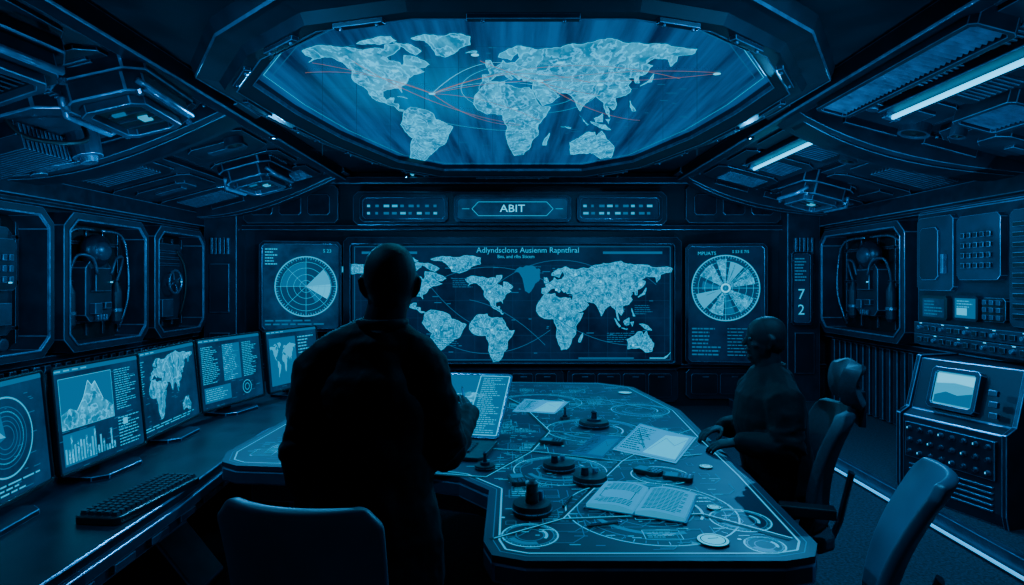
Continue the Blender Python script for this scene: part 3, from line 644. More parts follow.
def pod(side,x,y,rz,kind,w,l):
    o=smount('ceiling_pod','mechanical housing with glass window bolted to the ceiling','ceiling equipment',side,x,y,'ceiling equipment housings',rz)
    b=B(XY);b.prism(crect(-w/2,-l/2,w/2,l/2,.08),-.24,0,M_PANEL);b.prism(crect(-w/2-.04,-l/2-.04,w/2+.04,l/2+.04,.09),-.13,0,M_FRAME);b.make('housing',o,bevel=.015)
    b=B(XY);b.ringp(crect(-w*.40,-l*.40,w*.40,l*.40,.06),crect(-w*.31,-l*.33,w*.31,l*.33,.04),-.29,-.23,M_PAN2);b.make('window_frame',o,bevel=.008)
    b=B(XY)
    b.box((0,0,-.243),(w*.62,l*.66,.01),M_DARK)
    if kind: 
        for i in range(6):b.box((-w*.2+i*w*.08,0,-.255),(.015,l*.5,.02),M_PAN2)
    else:
        b.box((w*.08,l*.1,-.255),(w*.12,l*.12,.012),E_LINE);b.box((-w*.1,-l*.1,-.255),(w*.16,l*.05,.012),E_MID)
        for i in range(4):b.box((0,-l*.25+i*l*.16,-.253),(w*.5,.012,.015),M_PAN2)
    b.make('window',o)
    for sx in(-1,1):
        b=B();b.tube([(sx*w*.45,-l*.45,-.18),(sx*w*.58,-l*.3,-.25),(sx*w*.58,l*.3,-.25),(sx*w*.45,l*.45,-.18)],.018,M_EDGE,8);b.make('handle_rail',o,smooth=True)
    for sx in(-1,1):
        for sy in(-1,1):B().cyl((sx*w*.44,sy*l*.44,-.24),(sx*w*.44,sy*l*.44,-.265),.022,.018,M_CHROME,8).make('bolt',o)
    return o
pod(-1,2.62,2.98,-.12,1,.50,.56);pod(-1,2.42,3.85,.1,0,.46,.76);pod(-1,3.42,3.0,0,1,.46,.56)
pod(1,3.45,3.2,0,1,.5,.7);pod(-1,2.62,6.3,0,0,.45,.7);pod(1,3.2,6.5,0,0,.45,.7);pod(1,3.0,1.6,0,1,.5,.4)
o=smount('ceiling_machine','articulated mechanical actuator with ribbed cooling block hung from the ceiling','ceiling equipment',-1,3.16,4.0)
B(XY).prism(crect(-.42,-.36,.42,.36,.1),-.14,0,M_PANEL).make('mount_plate',o,bevel=.02)
b=B()
for i in range(12):b.box((-.1+.0*i,-.26+i*.035,-.24),(.5,.018,.16),M_PAN2)
b.box((-.1,-.07,-.18),(.46,.42,.1),M_FRAME);b.make('cooling_block',o,bevel=.003)
b=B();b.cyl((.22,.2,-.12),(.22,.2,-.30),.1,.09,M_PAN2,20);b.cyl((.22,.2,-.30),(.22,.2,-.34),.06,.05,M_CHROME,20);b.box((.05,.22,-.28),(.34,.08,.06),M_CHROME,rz=.3);b.cyl((-.12,.18,-.24),(-.12,.18,-.34),.05,.05,M_PANEL,16);b.make('actuator',o,bevel=.006)
b=B();b.tube(crs3([(.3,.1,-.12),(.36,0,-.26),(.3,-.15,-.30),(.15,-.25,-.24),(.1,-.3,-.12)]),.016,M_RUB,8);b.make('hose',o,smooth=True)
b=B();b.tube(crs3([(-.3,.2,-.12),(-.36,.05,-.24),(-.3,-.2,-.22),(-.2,-.3,-.12)]),.014,M_CHROME,8);b.make('hose',o,smooth=True)
# ================================================================= LEFT DESK + MONITORS
dk=thing('console_desk','long dark operator desk carrying a row of monitors','desk',(-2.0,3.2,0))
ft=[(.62,-2.2),(.60,-.6),(.52,.5),(.62,1.1),(.9,1.9),(.6,2.3),(-.7,2.3),(-.7,-2.2)]
b=B(XY);b.prism(ft,.66,.70,M_DESK);b.make('worktop',dk,bevel=.01)
b=B(XY);b.prism([(x+.02 if x>0 else x,y) for x,y in ft],.615,.66,M_TEDGE);b.make('edge_band',dk,bevel=.008)
b=B(XY);b.prism([(x-.03 if x>0 else x,y) for x,y in ft],.54,.615,M_PANEL)
for k in range(18):
    y=-2.1+k*.23
    if y<2.1:
        for (xa,ya),(xb,yb) in zip(ft[:5],ft[1:5]):
            if ya<=y<=yb: x=xa+(xb-xa)*(y-ya)/(yb-ya); b.box((x-.02,y,.578),(.03,.12,.03),M_PAN2)
b.make('lower_apron',dk,bevel=.006)
for y in(-1.2,-.1,1.2):
    b=B();sp=[(.15,0),(.45,0),(.5,.1),(.3,.35),(.52,.54),(-.5,.54),(-.5,0)];b.prism(sp,y-.14,y+.14,M_PAN2,F=lambda a,z,c:Vector((a,c,z)));b.make('support_leg',dk,bevel=.02)
b=B();b.box((-.45,0,.27),(.1,4.2,.54),M_WALL);b.make('modesty_panel',dk,bevel=.01)
HM=.475
def ui(b,w,h,kind,r):
    b.rect(0,0,w,h,E_BG2,0); b.rect(0,h-.02,w,h,E_MID,1)
    for k in range(4): b.rect(.01+k*.05,h-.014,.045+k*.05,h-.007,E_LINE,2)
    for k in range(40): x=r.random()*w*.9;y=r.random()*h*.9;b.rect(x,y,x+r.uniform(.01,.05),y+.003,E_MID,1)
    if kind==0:
        b.arc(w*.66,h*.52,h*.34,.007,E_LINE,2);b.arc(w*.66,h*.52,h*.22,.004,E_LINE,2);b.sector(w*.66,h*.52,h*.3,E_MID,1,100,200);b.sector(w*.66,h*.52,h*.2,E_LINE,2,140,175)
        for k in range(5): b.arc(w*.66,h*.52,h*(.1+.04*k),.003,E_MID,2)
        b.rect(w*.04,h*.08,w*.36,h*.92,E_DIM,1);dashes(b,w*.05,h*.1,w*.35,h*.9,24,E_LINE,r,2,.8,.35); dashes(b,w*.45,h*.03,w*.95,h*.14,3,E_LINE,r)
    elif kind==1:
        b.rect(w*.05,h*.4,w*.64,h*.9,E_MID,1)
        b.poly([(w*.05,h*.4),(w*.05,h*.55),(w*.15,h*.6),(w*.22,h*.56),(w*.3,h*.68),(w*.36,h*.84),(w*.40,h*.78),(w*.44,h*.82),(w*.52,h*.62),(w*.58,h*.58),(w*.64,h*.52),(w*.64,h*.4)],E_MAP,2)
        b.line([(w*.22,h*.56),(w*.3,h*.68),(w*.36,h*.84),(w*.40,h*.78),(w*.44,h*.82),(w*.52,h*.62)],.003,E_WHT,3)
        b.orect(w*.05,h*.4,w*.64,h*.9,.003,E_LINE); dashes(b,w*.68,h*.45,w*.96,h*.9,18,E_LINE,r,2,.7,.35)
        b.rect(w*.05,h*.05,w*.4,h*.36,E_MID,1)
        for k in range(18): b.rect(w*(.06+k*.032),h*.07,w*(.08+k*.032),h*(.1+r.uniform(.02,.24)),E_LINE if k%3==0 else E_MAP,2)
        dashes(b,w*.68,h*.05,w*.96,h*.38,10,E_LINE,r,2,.9,.35); b.rect(w*.74,h*.28,w*.80,h*.35,E_DISC,3)
    elif kind==2:
        f=lambda lo,la:(w*(.16+.8*(lo+20)/200),h*(.10+.84*(la+40)/118))
        draw_map(b,f,E_MAP,2,[AF,EA,AU],2,E_LINE,.002)
        dashes(b,w*.03,h*.5,w*.14,h*.9,14,E_LINE,r,2,.9,.35); dashes(b,w*.05,h*.04,w*.9,h*.1,2,E_LINE,r)
    elif kind==3:
        b.rect(w*.36,h*.35,w*.64,h*.9,E_MID,1)
        for cx_ in(0,1,2):
            dashes(b,w*(.04+.32*cx_),h*.35,w*(.3+.32*cx_),h*.9,20,E_LINE if cx_!=1 else E_MAP,r,2,.8,.4)
        b.rect(w*.05,h*.08,w*.45,h*.3,E_MID,1);b.arc(w*.72,h*.19,h*.1,.005,E_LINE);b.arc(w*.72,h*.19,h*.05,.004,E_LINE)
        dashes(b,w*.07,h*.1,w*.4,h*.28,6,E_LINE,r)
    else:
        b.rect(w*.05,h*.08,w*.55,h*.88,E_MID,1); f=lambda lo,la:(w*(.05+.5*(lo+170)/350),h*(.2+.6*(la+55)/138)); draw_map(b,f,E_LINE,2,ALL[:8],0)
        dashes(b,w*.6,h*.1,w*.95,h*.88,14,E_LINE,r)
def monitor(A,Bp,kind,label):
    A=Vector((*A,.76));Bp=Vector((*Bp,.76));w=(Bp-A).length; d=(Bp-A).normalized(); rz=math.atan2(d.y,d.x)
    o=thing('computer_monitor',label,'monitor',((A.x+Bp.x)/2,(A.y+Bp.y)/2,.70),(0,0,rz),'monitors along the operator desk')
    tl=-.10
    b=B();b.ringp(crect(-w/2,0,w/2,HM,.012),crect(-w/2+.012,.016,w/2-.012,HM-.012,.006),-.012,.012,M_PLAS);b.prism(crect(-w/2+.01,.01,w/2-.01,HM-.01,.01),-.03,-.004,M_PLAS)
    q=b.make('housing',o,bevel=.004);q.rotation_euler[0]=tl;q.location=(0,0,.05)
    b=B();W_=w-.024
    b.F=lambda a,z,c:Vector((a-W_/2,-c-.002,z+.016));ui(b,W_,HM-.028,kind,random.Random(kind+5))
    q=b.make('screen',o,solid=False);q.rotation_euler[0]=tl;q.location=(0,0,.05)
    b=B();b.box((0,.07,.13),(.09,.04,.24),M_FRAME,rx=.15);b.make('stand_neck',o,bevel=.008)
    b=B(XY);b.prism(crect(-.16,-.10,.16,.16,.05),0,.022,M_FRAME);b.make('stand_base',o,bevel=.005)
    return o
labs=['black monitor showing a circular gauge and text columns','black monitor showing mountain terrain image and bar graphs','black monitor showing a glowing continent map','black monitor showing dense columns of data','black monitor showing a small map and list']
for k,(A,Bq) in enumerate([((-1.86,1.90),(-1.94,2.62)),((-1.93,2.64),(-1.89,3.20)),((-1.93,3.22),(-1.96,3.90)),((-1.97,3.93),(-1.82,4.56)),((-1.80,4.59),(-1.60,5.18))]):
    monitor(A,Bq,k,labs[k])
def keyboard(loc,rz,label):
    o=thing('computer_keyboard',label,'keyboard',loc,(0,0,rz))
    b=B(XY);b.prism(crect(-.25,-.09,.25,.09,.015),0,.03,M_PLAS);b.make('body',o,bevel=.005)
    b=B()
    for i in range(18):
        for j in range(5):b.box((-.221+i*.026,-.062+j*.031,.037),(.021,.025,.014),M_KEY,taper=.8)
    q=b.make('keys',o);q['kind']='stuff'
keyboard((-1.50,2.52,.70),math.pi/2-.12,'black full-size keyboard on the operator desk')
# ================================================================= CENTRAL TABLE
TZ=.78
tb=thing('briefing_table','large angular dark table with etched glowing chart inlays','table',(0,3,0))
OL=[(-1.22,2.74),(-.42,2.66),(-.22,2.58),(-.09,2.42),(-.09,1.95),(-.06,1.85),(.04,1.81),(.80,1.81),(.90,1.84),(.95,1.93),(1.0,2.6),(1.02,3.2),(1.06,3.9),(.93,4.75),(.70,4.95),(-.55,5.05),(-1.0,4.55),(-1.32,3.85),(-1.36,2.95),(-1.31,2.80)]
OLl=[(x,y-3) for x,y in OL]
if area2(OLl)<0: OLl=OLl[::-1]
b=B(XY);b.base=TZ;b.L=.0006
b.prism(OLl,TZ-.02,TZ,M_TABLE)
def tp(px,py):
    v=on_plane(px,py,TZ);return (v.x,v.y-3)
ins=off(OLl,-.05)
b.line(ins,.007,E_TL2,1,True);b.line(off(OLl,-.03),.003,E_TL,1,True)
SEG=[[(483,478),(530,452),(548,432),(660,440)],[(530,452),(420,445),(300,430)],[(548,432),(520,405),(480,385)],[(530,452),(620,462),(700,455)],[(620,462),(660,440),(690,430)],[(520,405),(600,400),(650,410)],[(483,478),(380,470)],[(560,520),(620,462)],[(490,540),(560,520),(700,515),(790,540)]]
for seg in SEG:
    b.line([tp(*q) for q in seg],.018,M_TSEAM,3); b.line([(tp(*q)[0]+.012,tp(*q)[1]+.009) for q in seg],.006,E_TL2,4)
def inside(x,y,P):
    c=False;n=len(P)
    for i in range(n):
        x1_,y1_=P[i];x2_,y2_=P[i-1]
        if (y1_>y)!=(y2_>y) and x<(x2_-x1_)*(y-y1_)/(y2_-y1_)+x1_:c=not c
    return c
for (px,py,r_) in [(650,510,.30),(594,430,.26),(560,470,.2),(740,520,.10),(400,440,.25),(330,435,.15),(540,402,.28),(640,410,.18),(530,535,.09),(765,545,.06),(660,475,.12)]:
    x,y=tp(px,py);b.arc(x,y,r_,.006,E_TL2,1);b.arc(x,y,r_*.86,.004,E_TL,1);b.arc(x,y,r_*.5,.004,E_TL,1);b.arc(x,y,r_*.92,.014,E_TL,1,20,140);b.arc(x,y,r_*.7,.02,E_TL,1,200,290);b.arc(x,y,r_*.6,.010,E_TL2,1,-30,40)
    for k in range(48):
        g=k*math.pi/24;b.line([(x+r_*.9*math.cos(g),y+r_*.9*math.sin(g)),(x+r_*.97*math.cos(g),y+r_*.97*math.sin(g))],.003,E_TL2 if k%3==0 else E_TL,1)
k=0
while k<90:
    x=R.uniform(-1.3,1.0);y=R.uniform(-1.15,2.0);w=R.uniform(.08,.2);h=R.uniform(.06,.14)
    if all(inside(x+a*w,y+c*h,ins) for a in(0,1) for c in(0,1)):
        b.orect(x,y,x+w,y+h,.003,E_TL2 if k%3==0 else E_TL,1); dashes(b,x+.01,y+.01,x+w-.01,y+h-.01,R.choice([3,4,5]),E_TL if k%2 else E_TL2,R,1,.8,.3); k+=1
k=0
while k<1200:
    x=R.uniform(-1.3,1.0);y=R.uniform(-1.15,2.0)
    if inside(x,y,ins) and inside(x+.12,y,ins) and inside(x+.1,y+.12,ins):
        t=R.random()
        if t<.6:b.rect(x,y,x+R.uniform(.01,.05),y+.005,E_TL if R.random()<.4 else E_TL2,2)
        elif t<.75:b.orect(x,y,x+R.uniform(.02,.06),y+R.uniform(.015,.04),.0025,E_TL,2)
        elif t<.93:b.line([(x,y),(x+.06,y),(x+.1,y+.05),(x+.1,y+.12)],.003,E_TL,2)
        else:b.sector(x,y,.007,E_TL2,2,n=12)
        k+=1
b.make('tabletop',tb,solid=False)
b=B(XY);b.prism(OLl,TZ-.085,TZ-.021,M_TEDGE);b.make('edge_band',tb,bevel=.016)
b=B(XY);b.prism(off(OLl,-.12),TZ-.2,TZ-.085,M_PANEL);b.make('under_frame',tb,bevel=.01)
for cx,cy,w,l in [(.42,-.7,.5,.5),(.35,1.0,.7,.9),(-.75,.35,.45,.5)]:
    b=B(XY);b.prism(crect(cx-w/2,cy-l/2,cx+w/2,cy+l/2,.1),0.0,TZ-.2,M_PANEL);b.prism(crect(cx-w/2-.08,cy-l/2-.08,cx+w/2+.08,cy+l/2+.08,.12),0,.06,M_FRAME);b.make('pedestal',tb,bevel=.015)
def puck(px,py,r,h,knob,label,z=TZ+.003):
    v=on_plane(px,py,z);o=thing('control_dial',label,'control dial',v,(0,0,R.random()),'dials on the briefing table')
    B().lathe((0,0,0),[(r*1.0,0),(r,h*.6),(r*.95,h),(r*.7,h*1.05)],M_RUB,36).make('base',o,bevel=0)
    B().lathe((0,0,h*.35),[(r*1.015,0),(r*1.015,h*.12)],M_CHROME,36).make('band',o)
    if knob==1:B().lathe((0,0,h),[(r*.5,0),(r*.45,.012),(r*.2,.014),(r*.16,.04),(r*.24,.05),(r*.1,.058)],M_FRAME,24).make('knob',o)
    elif knob==2:
        B().lathe((0,0,h),[(r*.36,0),(r*.34,.03),(r*.3,.035),(r*.3,.06),(r*.36,.07),(r*.2,.078)],M_PLAS,20).make('grip',o);B().cyl((r*.6,0,h),(r*.6,0,h+.03),.012,.010,M_CHROME,12).make('button',o)
    else:
        B().cyl((-r*.3,0,h),(-r*.3,0,h+.03),r*.25,r*.2,M_FRAME,14).make('knob',o);B().cyl((r*.35,.02,h),(r*.35,.02,h+.02),r*.18,r*.16,M_CHROME,14).make('knob',o)
for a in [(594,426,.085,.03,1,'round black rubber dial with a stem knob'),(559,469,.07,.03,3,'round black dial with two small knobs'),(590,482,.07,.03,3,'round black dial with two small knobs'),(532,512,.07,.035,2,'round black dial with cylindrical grip'),(485,468,.045,.015,1,'small black dial with upright knob'),(565,419,.03,.012,1,'small black dial with upright knob')]:puck(*a)
def disc(px,py,r,label):
    v=on_plane(px,py,TZ+.003);o=thing('light_disc',label,'light disc',v,(0,0,0),'glowing discs on the table');B().lathe((0,0,0),[(r,0),(r,.003),(r*.98,.004)],M_TABLE,28).make('rim',o);b=B(XY);b.base=.0045;b.sector(0,0,r*.96,E_DISC,0);b.arc(0,0,r*.75,.003,M_INK,1);b.line([(-r*.3,r*.1),(r*.4,r*.2)],.004,M_INK,2);b.make('disc_face',o,solid=False)
disc(713,541,.05,'flat round glowing disc lying on the table');disc(706,467,.028,'small flat round glowing disc');disc(714,508,.025,'small flat round glowing disc');disc(625,393,.05,'flat round glowing disc lying on the table')
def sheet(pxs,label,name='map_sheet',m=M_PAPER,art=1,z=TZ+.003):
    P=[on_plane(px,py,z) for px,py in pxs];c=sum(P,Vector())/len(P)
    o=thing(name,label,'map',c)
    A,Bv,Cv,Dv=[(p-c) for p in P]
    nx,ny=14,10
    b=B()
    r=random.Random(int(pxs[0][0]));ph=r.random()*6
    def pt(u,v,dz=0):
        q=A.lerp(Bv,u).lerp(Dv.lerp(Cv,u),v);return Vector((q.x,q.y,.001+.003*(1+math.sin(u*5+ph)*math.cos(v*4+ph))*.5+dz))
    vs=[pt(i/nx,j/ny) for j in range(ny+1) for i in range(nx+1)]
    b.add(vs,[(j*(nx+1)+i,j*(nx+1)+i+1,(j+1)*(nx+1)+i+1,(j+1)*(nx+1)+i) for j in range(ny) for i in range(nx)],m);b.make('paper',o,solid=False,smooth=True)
    b=B(lambda u,v,k:pt(u,v,.0015+k));
    ink=M_INK
    if art==1:
        b.poly([(.45,.1),(.95,.1),(.9,.9),(.55,.8)],E_DISC if m==M_PAPER else E_MID,0)
        for k in range(5):b.line([(.05+r.random()*.4,.05+r.random()*.9) for _ in range(3)],.006,ink,1)
        dashes(b,.06,.1,.4,.9,12,ink,r,1,.8,.3);b.line([(.5,.2),(.6,.7),(.8,.5),(.9,.8)],.006,ink,1)
    else:
        draw_map(b,lambda lo,la:(.05+.9*(lo+170)/350,.1+.8*(la+55)/138),E_MAP,1,ALL[:8],0)
    b.orect(.03,.04,.97,.96,.006,ink,1)
    b.make('print',o,solid=False)
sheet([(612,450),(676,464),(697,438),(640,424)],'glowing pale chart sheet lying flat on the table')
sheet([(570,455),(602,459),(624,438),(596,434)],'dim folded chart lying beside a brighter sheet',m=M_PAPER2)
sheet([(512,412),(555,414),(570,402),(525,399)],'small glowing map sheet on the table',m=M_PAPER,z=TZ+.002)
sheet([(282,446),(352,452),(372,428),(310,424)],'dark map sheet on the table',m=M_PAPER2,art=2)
def book(px,py,rz,w,l,label,z=TZ+.002):
    v=on_plane(px,py,z);o=thing('open_book',label,'book',v,(0,0,rz))
    b=B(XY);b.prism([(-w,-l/2),(w,-l/2),(w,l/2),(-w,l/2)],0,.005,M_PAN2);b.make('cover',o,bevel=.002)
    for sx in(-1,1):
        b=B();n=10;T=[(sx*(.004+(w-.012)*i/n),.008+.022*math.sin(min(1,(i/n)*1.6+.25)*math.pi*.5)*(1-.55*(i/n)**2)) for i in range(n+1)]
        vs=[]
        for y in(-l/2+.006,l/2-.006):vs+=[Vector((x,y,z_)) for x,z_ in T]
        for y in(-l/2+.006,l/2-.006):vs+=[Vector((x,y,.005)) for x,z_ in T]
        k=n+1;fs=[(i,i+1,k+i+1,k+i) for i in range(n)]+[(i,2*k+i,2*k+i+1,i+1) for i in range(n)]+[(k+i,k+i+1,3*k+i+1,3*k+i) for i in range(n)]+[(n,2*k+n,3*k+n,k+n),(0,k,3*k,2*k)]
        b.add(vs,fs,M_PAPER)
        def Fp(u,vv,c,T=T):
            i=min(n-1,int(u*n));f=u*n-i;x=T[i][0]*(1-f)+T[i+1][0]*f;zz=T[i][1]*(1-f)+T[i+1][1]*f;return Vector((x,(-l/2+.006)+vv*(l-.012),zz+.0012+c))
        b.F=Fp
        for row in range(16):
            vv=.09+row*.053
            if sx<0 and 4<=row<=9: continue
            for q in range(8):
                if q==7 and row%3==0: continue
                ua=.1+q*.1;b.add([Fp(ua,vv,0),Fp(ua+.085,vv,0),Fp(ua+.085,vv+.016,0),Fp(ua,vv+.016,0)],[(0,1,2,3)],M_INK)
        if sx<0:b.orect(.15,.32,.85,.6,.012,M_INK,0)
        b.make('page_block',o,solid=False,smooth=False)
book(642,503,-.42,.18,.28,'open book with pale glowing printed pages')
def small(px,py,kind,rz,label):
    v=on_plane(px,py,TZ+.003)
    if kind=='pen':
        o=thing('pen',label,'pen',v+Vector((0,0,.003)),(0,0,rz));B().cyl((-.06,0,0),(.05,0,0),.005,.005,M_PLAS,10).make('barrel',o);B().cyl((.05,0,0),(.068,0,0),.005,.001,M_CHROME,10).make('tip',o);B().box((-.03,0,.006),(.04,.003,.003),M_CHROME).make('clip',o)
    elif kind=='phone':
        o=thing('handset',label,'handset',v,(0,0,rz));b=B(XY);b.prism(crect(-.035,-.06,.035,.06,.012),0,.018,M_PLAS);b.make('body',o,bevel=.003);b=B(XY);b.base=.0185;b.rect(-.025,.0,.025,.05,E_MID,0)
        for i in range(3):
            for j in range(3):b.rect(-.024+i*.018,-.05+j*.015,-.012+i*.018,-.042+j*.015,M_CHROME,0)
        b.make('face',o,solid=False)
    elif kind=='cup':
        o=thing('cup',label,'cup',v);B().lathe((0,0,0),[(.028,0),(.034,.005),(.038,.07),(.034,.07),(.03,.012)],M_PLAS,24).make('bowl',o,smooth=False);B().tube([(.036,0,.06),(.058,0,.055),(.06,0,.03),(.036,0,.018)],.005,M_PLAS,8).make('handle',o,smooth=True)
for a in [(604,525,'pen',.3,'black pen lying beside the open book'),(568,502,'pen',1.2,'black pen lying on the table'),(518,482,'phone',.2,'small dark handset with lit display'),(648,473,'phone',.9,'small dark handset lying on the table'),(678,479,'phone',1.2,'small dark handset lying on the table'),(552,443,'phone',1.3,'small dark handset lying on the table'),(298,455,'cup',0,'small dark cup with handle')]:small(*a)
lp=thing('laptop','open laptop with a bright tilted map display on the table','laptop',(-.395,3.0,TZ+.003),(0,0,-.2))
b=B(XY);b.prism(crect(-.30,-.16,.30,.17,.02),0,.016,M_PLAS);b.make('base',lp,bevel=.004)
b=B();
for i in range(14):
    for j in range(5):b.box((-.2+i*.031,-.06+j*.036,.019),(.025,.028,.006),M_KEY)
q=b.make('keys',lp);q['kind']='stuff'
LH=.46;LT=-.95
b=B();b.ringp(crect(-.30,0,.30,LH,.015),crect(-.288,.015,.288,LH-.012,.008),0,.008,M_CHROME);b.prism(crect(-.30,0,.30,LH,.015),-.006,.001,M_PLAS);q=b.make('lid',lp,bevel=.002);q.location=(0,.17,.016);q.rotation_euler[0]=LT
b=B();b.base=.004;b.rect(-.288,.015,.288,LH-.012,E_MID,0)
draw_map(b,lambda lo,la:(-.26+.44*(lo+170)/350,.05+.28*(la+55)/138),E_MAP,2,ALL[:8],1);b.rect(.12,.02,.285,LH-.02,E_MID,2);dashes(b,.14,.03,.27,LH-.03,28,E_LINE,R,3,.8,.45)
b.orect(.12,.02,.285,LH-.02,.006,E_DISC,4)
for k in range(6):b.arc(-.05,.18,.03+.02*k,.002,E_LINE,3)
q=b.make('screen',lp,solid=False);q.location=(0,.17,.016);q.rotation_euler[0]=LT
# ================================================================= CHAIRS
def chair(loc,rz,label,W_=.46,top=1.08,head=False,shell=M_SHELL,arms=True,lean=.14,round_=.18,z0=.50,th=.035,cur=.05):
    o=thing('office_chair',label,'chair',loc,(0,0,rz))
    def panel(z0,z1,w0,w1,y0,lean,cur,m,name,th=.035,nz=14,nx=14,round_=.18):
        b=B();vs=[]
        for j in range(nz+1):
            t=j/nz;z=z0+(z1-z0)*t;w=w0+(w1-w0)*t
            e=min(t,1-t)/round_
            if e<1:w*= .8+.2*math.sqrt(max(0,1-(1-e)**2))
            for i in range(nx+1):
                s_=-1+2*i/nx;vs.append(Vector((s_*w/2,y0-lean*t**1.3+cur*s_*s_+.03*math.sin(t*math.pi),z)))
        b.add(vs,[(j*(nx+1)+i,j*(nx+1)+i+1,(j+1)*(nx+1)+i+1,(j+1)*(nx+1)+i) for j in range(nz) for i in range(nx)],m)
        q=b.make(name,o,smooth=True,solid=False);s_=q.modifiers.new('s','SOLIDIFY');s_.thickness=th;s_.offset=0;v_=q.modifiers.new('b','BEVEL');v_.width=.012;v_.segments=3;v_.limit_method='ANGLE'
        return q
    panel(z0,top,W_*.9,W_,-.2,lean,cur,shell,'backrest',th=th,round_=round_)
    if head:
        panel(top+.02,top+.2,.27,.30,-.2-lean-.02,.0,.04,M_FAB,'headrest',.07)
        B().box((0,-.23-lean,top+.0),(.12,.03,.16),M_FRAME).make('headrest_post',o,bevel=.005,edge=False)
    b=B(XY);b.prism(crect(-W_/2,-.22,W_/2,.24,.07),.42,.49,M_FAB);b.make('seat',o,bevel=.02,bseg=3)
    b=B();b.tube([(0,-.05,.42),(0,-.24,.42),(0,-.27,.5),(0,-.27-lean*.4,.72)],[(.035,.012)]*4,M_FRAME,8,side=(1,0,0));b.make('back_bracket',o)
    if arms:
        for sx in(-1,1):
            b=B();x=sx*(W_/2+.03);b.tube([(sx*W_*.3,-.05,.43),(x,-.05,.44),(x,-.10,.60)],[(.03,.02)]*3,M_RUB,8);b.box((x,-.09,.62),(.07,.22,.045),M_RUB);b.make('armrest',o,bevel=.012,edge=False)
    B().cyl((0,0,.12),(0,0,.30),.03,.03,M_FRAME,16).cyl((0,0,.3),(0,0,.42),.018,.018,M_CHROME,16).make('gas_lift',o)
    b=B()
    for k in range(5):
        g=k*2*math.pi/5+.3;b.tube([(0,0,.13),(.15*math.cos(g),.15*math.sin(g),.115),(.29*math.cos(g),.29*math.sin(g),.075)],[(.03,.02),(.025,.016),(.016,.012)],M_FRAME,8,side=(0,0,1))
    b.make('star_base',o)
    for k in range(5):
        g=k*2*math.pi/5+.3;x,y=.29*math.cos(g),.29*math.sin(g)
        B().cyl((x-.02*math.sin(g),y+.02*math.cos(g),.029),(x+.02*math.sin(g),y-.02*math.cos(g),.029),.028,.028,M_RUB,14).cyl((x,y,.04),(x,y,.075),.01,.01,M_FRAME,8).make('caster',o)
    return o
chair((-.40,1.47,0),-.2,'pale grey shell office chair with wide curved back',W_=.37,top=1.145,lean=.05,arms=False,round_=.06,z0=.6)
chair((.96,1.98,0),math.radians(62),'pale grey shell office chair beside the table',W_=.38,top=1.04,lean=.17,arms=False,round_=.1)
chair((1.25,2.93,0),math.pi/2-.3,'dark high-backed office chair with headrest carrying the seated person',W_=.50,top=1.02,head=True,shell=M_FAB,lean=.12,th=.05,cur=.09)
# ================================================================= PEOPLE
def remesh(b,name,parent,vox,mats,smooth=6,disp=0,dscale=.09):
    me=bpy.data.meshes.new('tmp');me.from_pydata(b.v,[],b.f)
    bm=bmesh.new();bm.from_mesh(me)
    bmesh.ops.recalc_face_normals(bm,faces=bm.faces);bm.to_mesh(me);bm.free()
    t=bpy.data.objects.new('tmp',me);COL.objects.link(t)
    r=t.modifiers.new('r','REMESH');r.mode='VOXEL';r.voxel_size=vox
    s_=t.modifiers.new('s','SMOOTH');s_.factor=.5;s_.iterations=smooth
    if disp:
        tx=bpy.data.textures.new('folds','CLOUDS');tx.noise_scale=dscale;tx.noise_depth=2
        d_=t.modifiers.new('d','DISPLACE');d_.texture=tx;d_.strength=disp;d_.mid_level=.5;d_.texture_coords='LOCAL'
    dg=bpy.context.evaluated_depsgraph_get();dg.update();nm=bpy.data.meshes.new_from_object(t.evaluated_get(dg));bpy.data.objects.remove(t)
    nm.name=name;nm.materials.clear()
    for m in mats:nm.materials.append(m)
    for p in nm.polygons:p.use_smooth=True;p.material_index=0
    o=bpy.data.objects.new(name,nm);COL.objects.link(o)
    if parent:o.parent=parent
    return o
def hand(b,wr,d,n,s,curl,m):
    wr=Vector(wr);d=Vector(d).normalized();n=Vector(n);n=(n-d*n.dot(d)).normalized();w=d.cross(n).normalized()*s
    b.tube([wr-d*.02,wr+d*.02,wr+d*.055,wr+d*.09],[(.026,.02),(.034,.017),(.041,.016),(.038,.013)],m,14,side=w,rnd=True)
    for k,(o_,L) in enumerate([(.030,.070),(.010,.080),(-.011,.075),(-.031,.060)]):
        p=wr+d*(.088-.006*abs(k-1))+w*o_;pts=[p-d*.015,p];a=curl*.6
        for q,f in enumerate((.45,.32,.25)):
            dd=(d*math.cos(a)+n*math.sin(a)+w*o_*1.5).normalized();pts.append(pts[-1]+dd*L*f);a+=curl
        b.tube(pts,[.0098,.0098,.0092,.0085,.007],m,10,rnd=True)
    p=wr+d*.022+w*.028;q1=p+(d*.55+w*.7+n*.35).normalized()*.04;q2=q1+(d*.85+w*.3+n*.45).normalized()*.032;q3=q2+(d*.95+n*.4).normalized()*.024
    b.tube([p-w*.015,p,q1,q2,q3],[.013,.013,.0115,.010,.008],m,10,rnd=True)
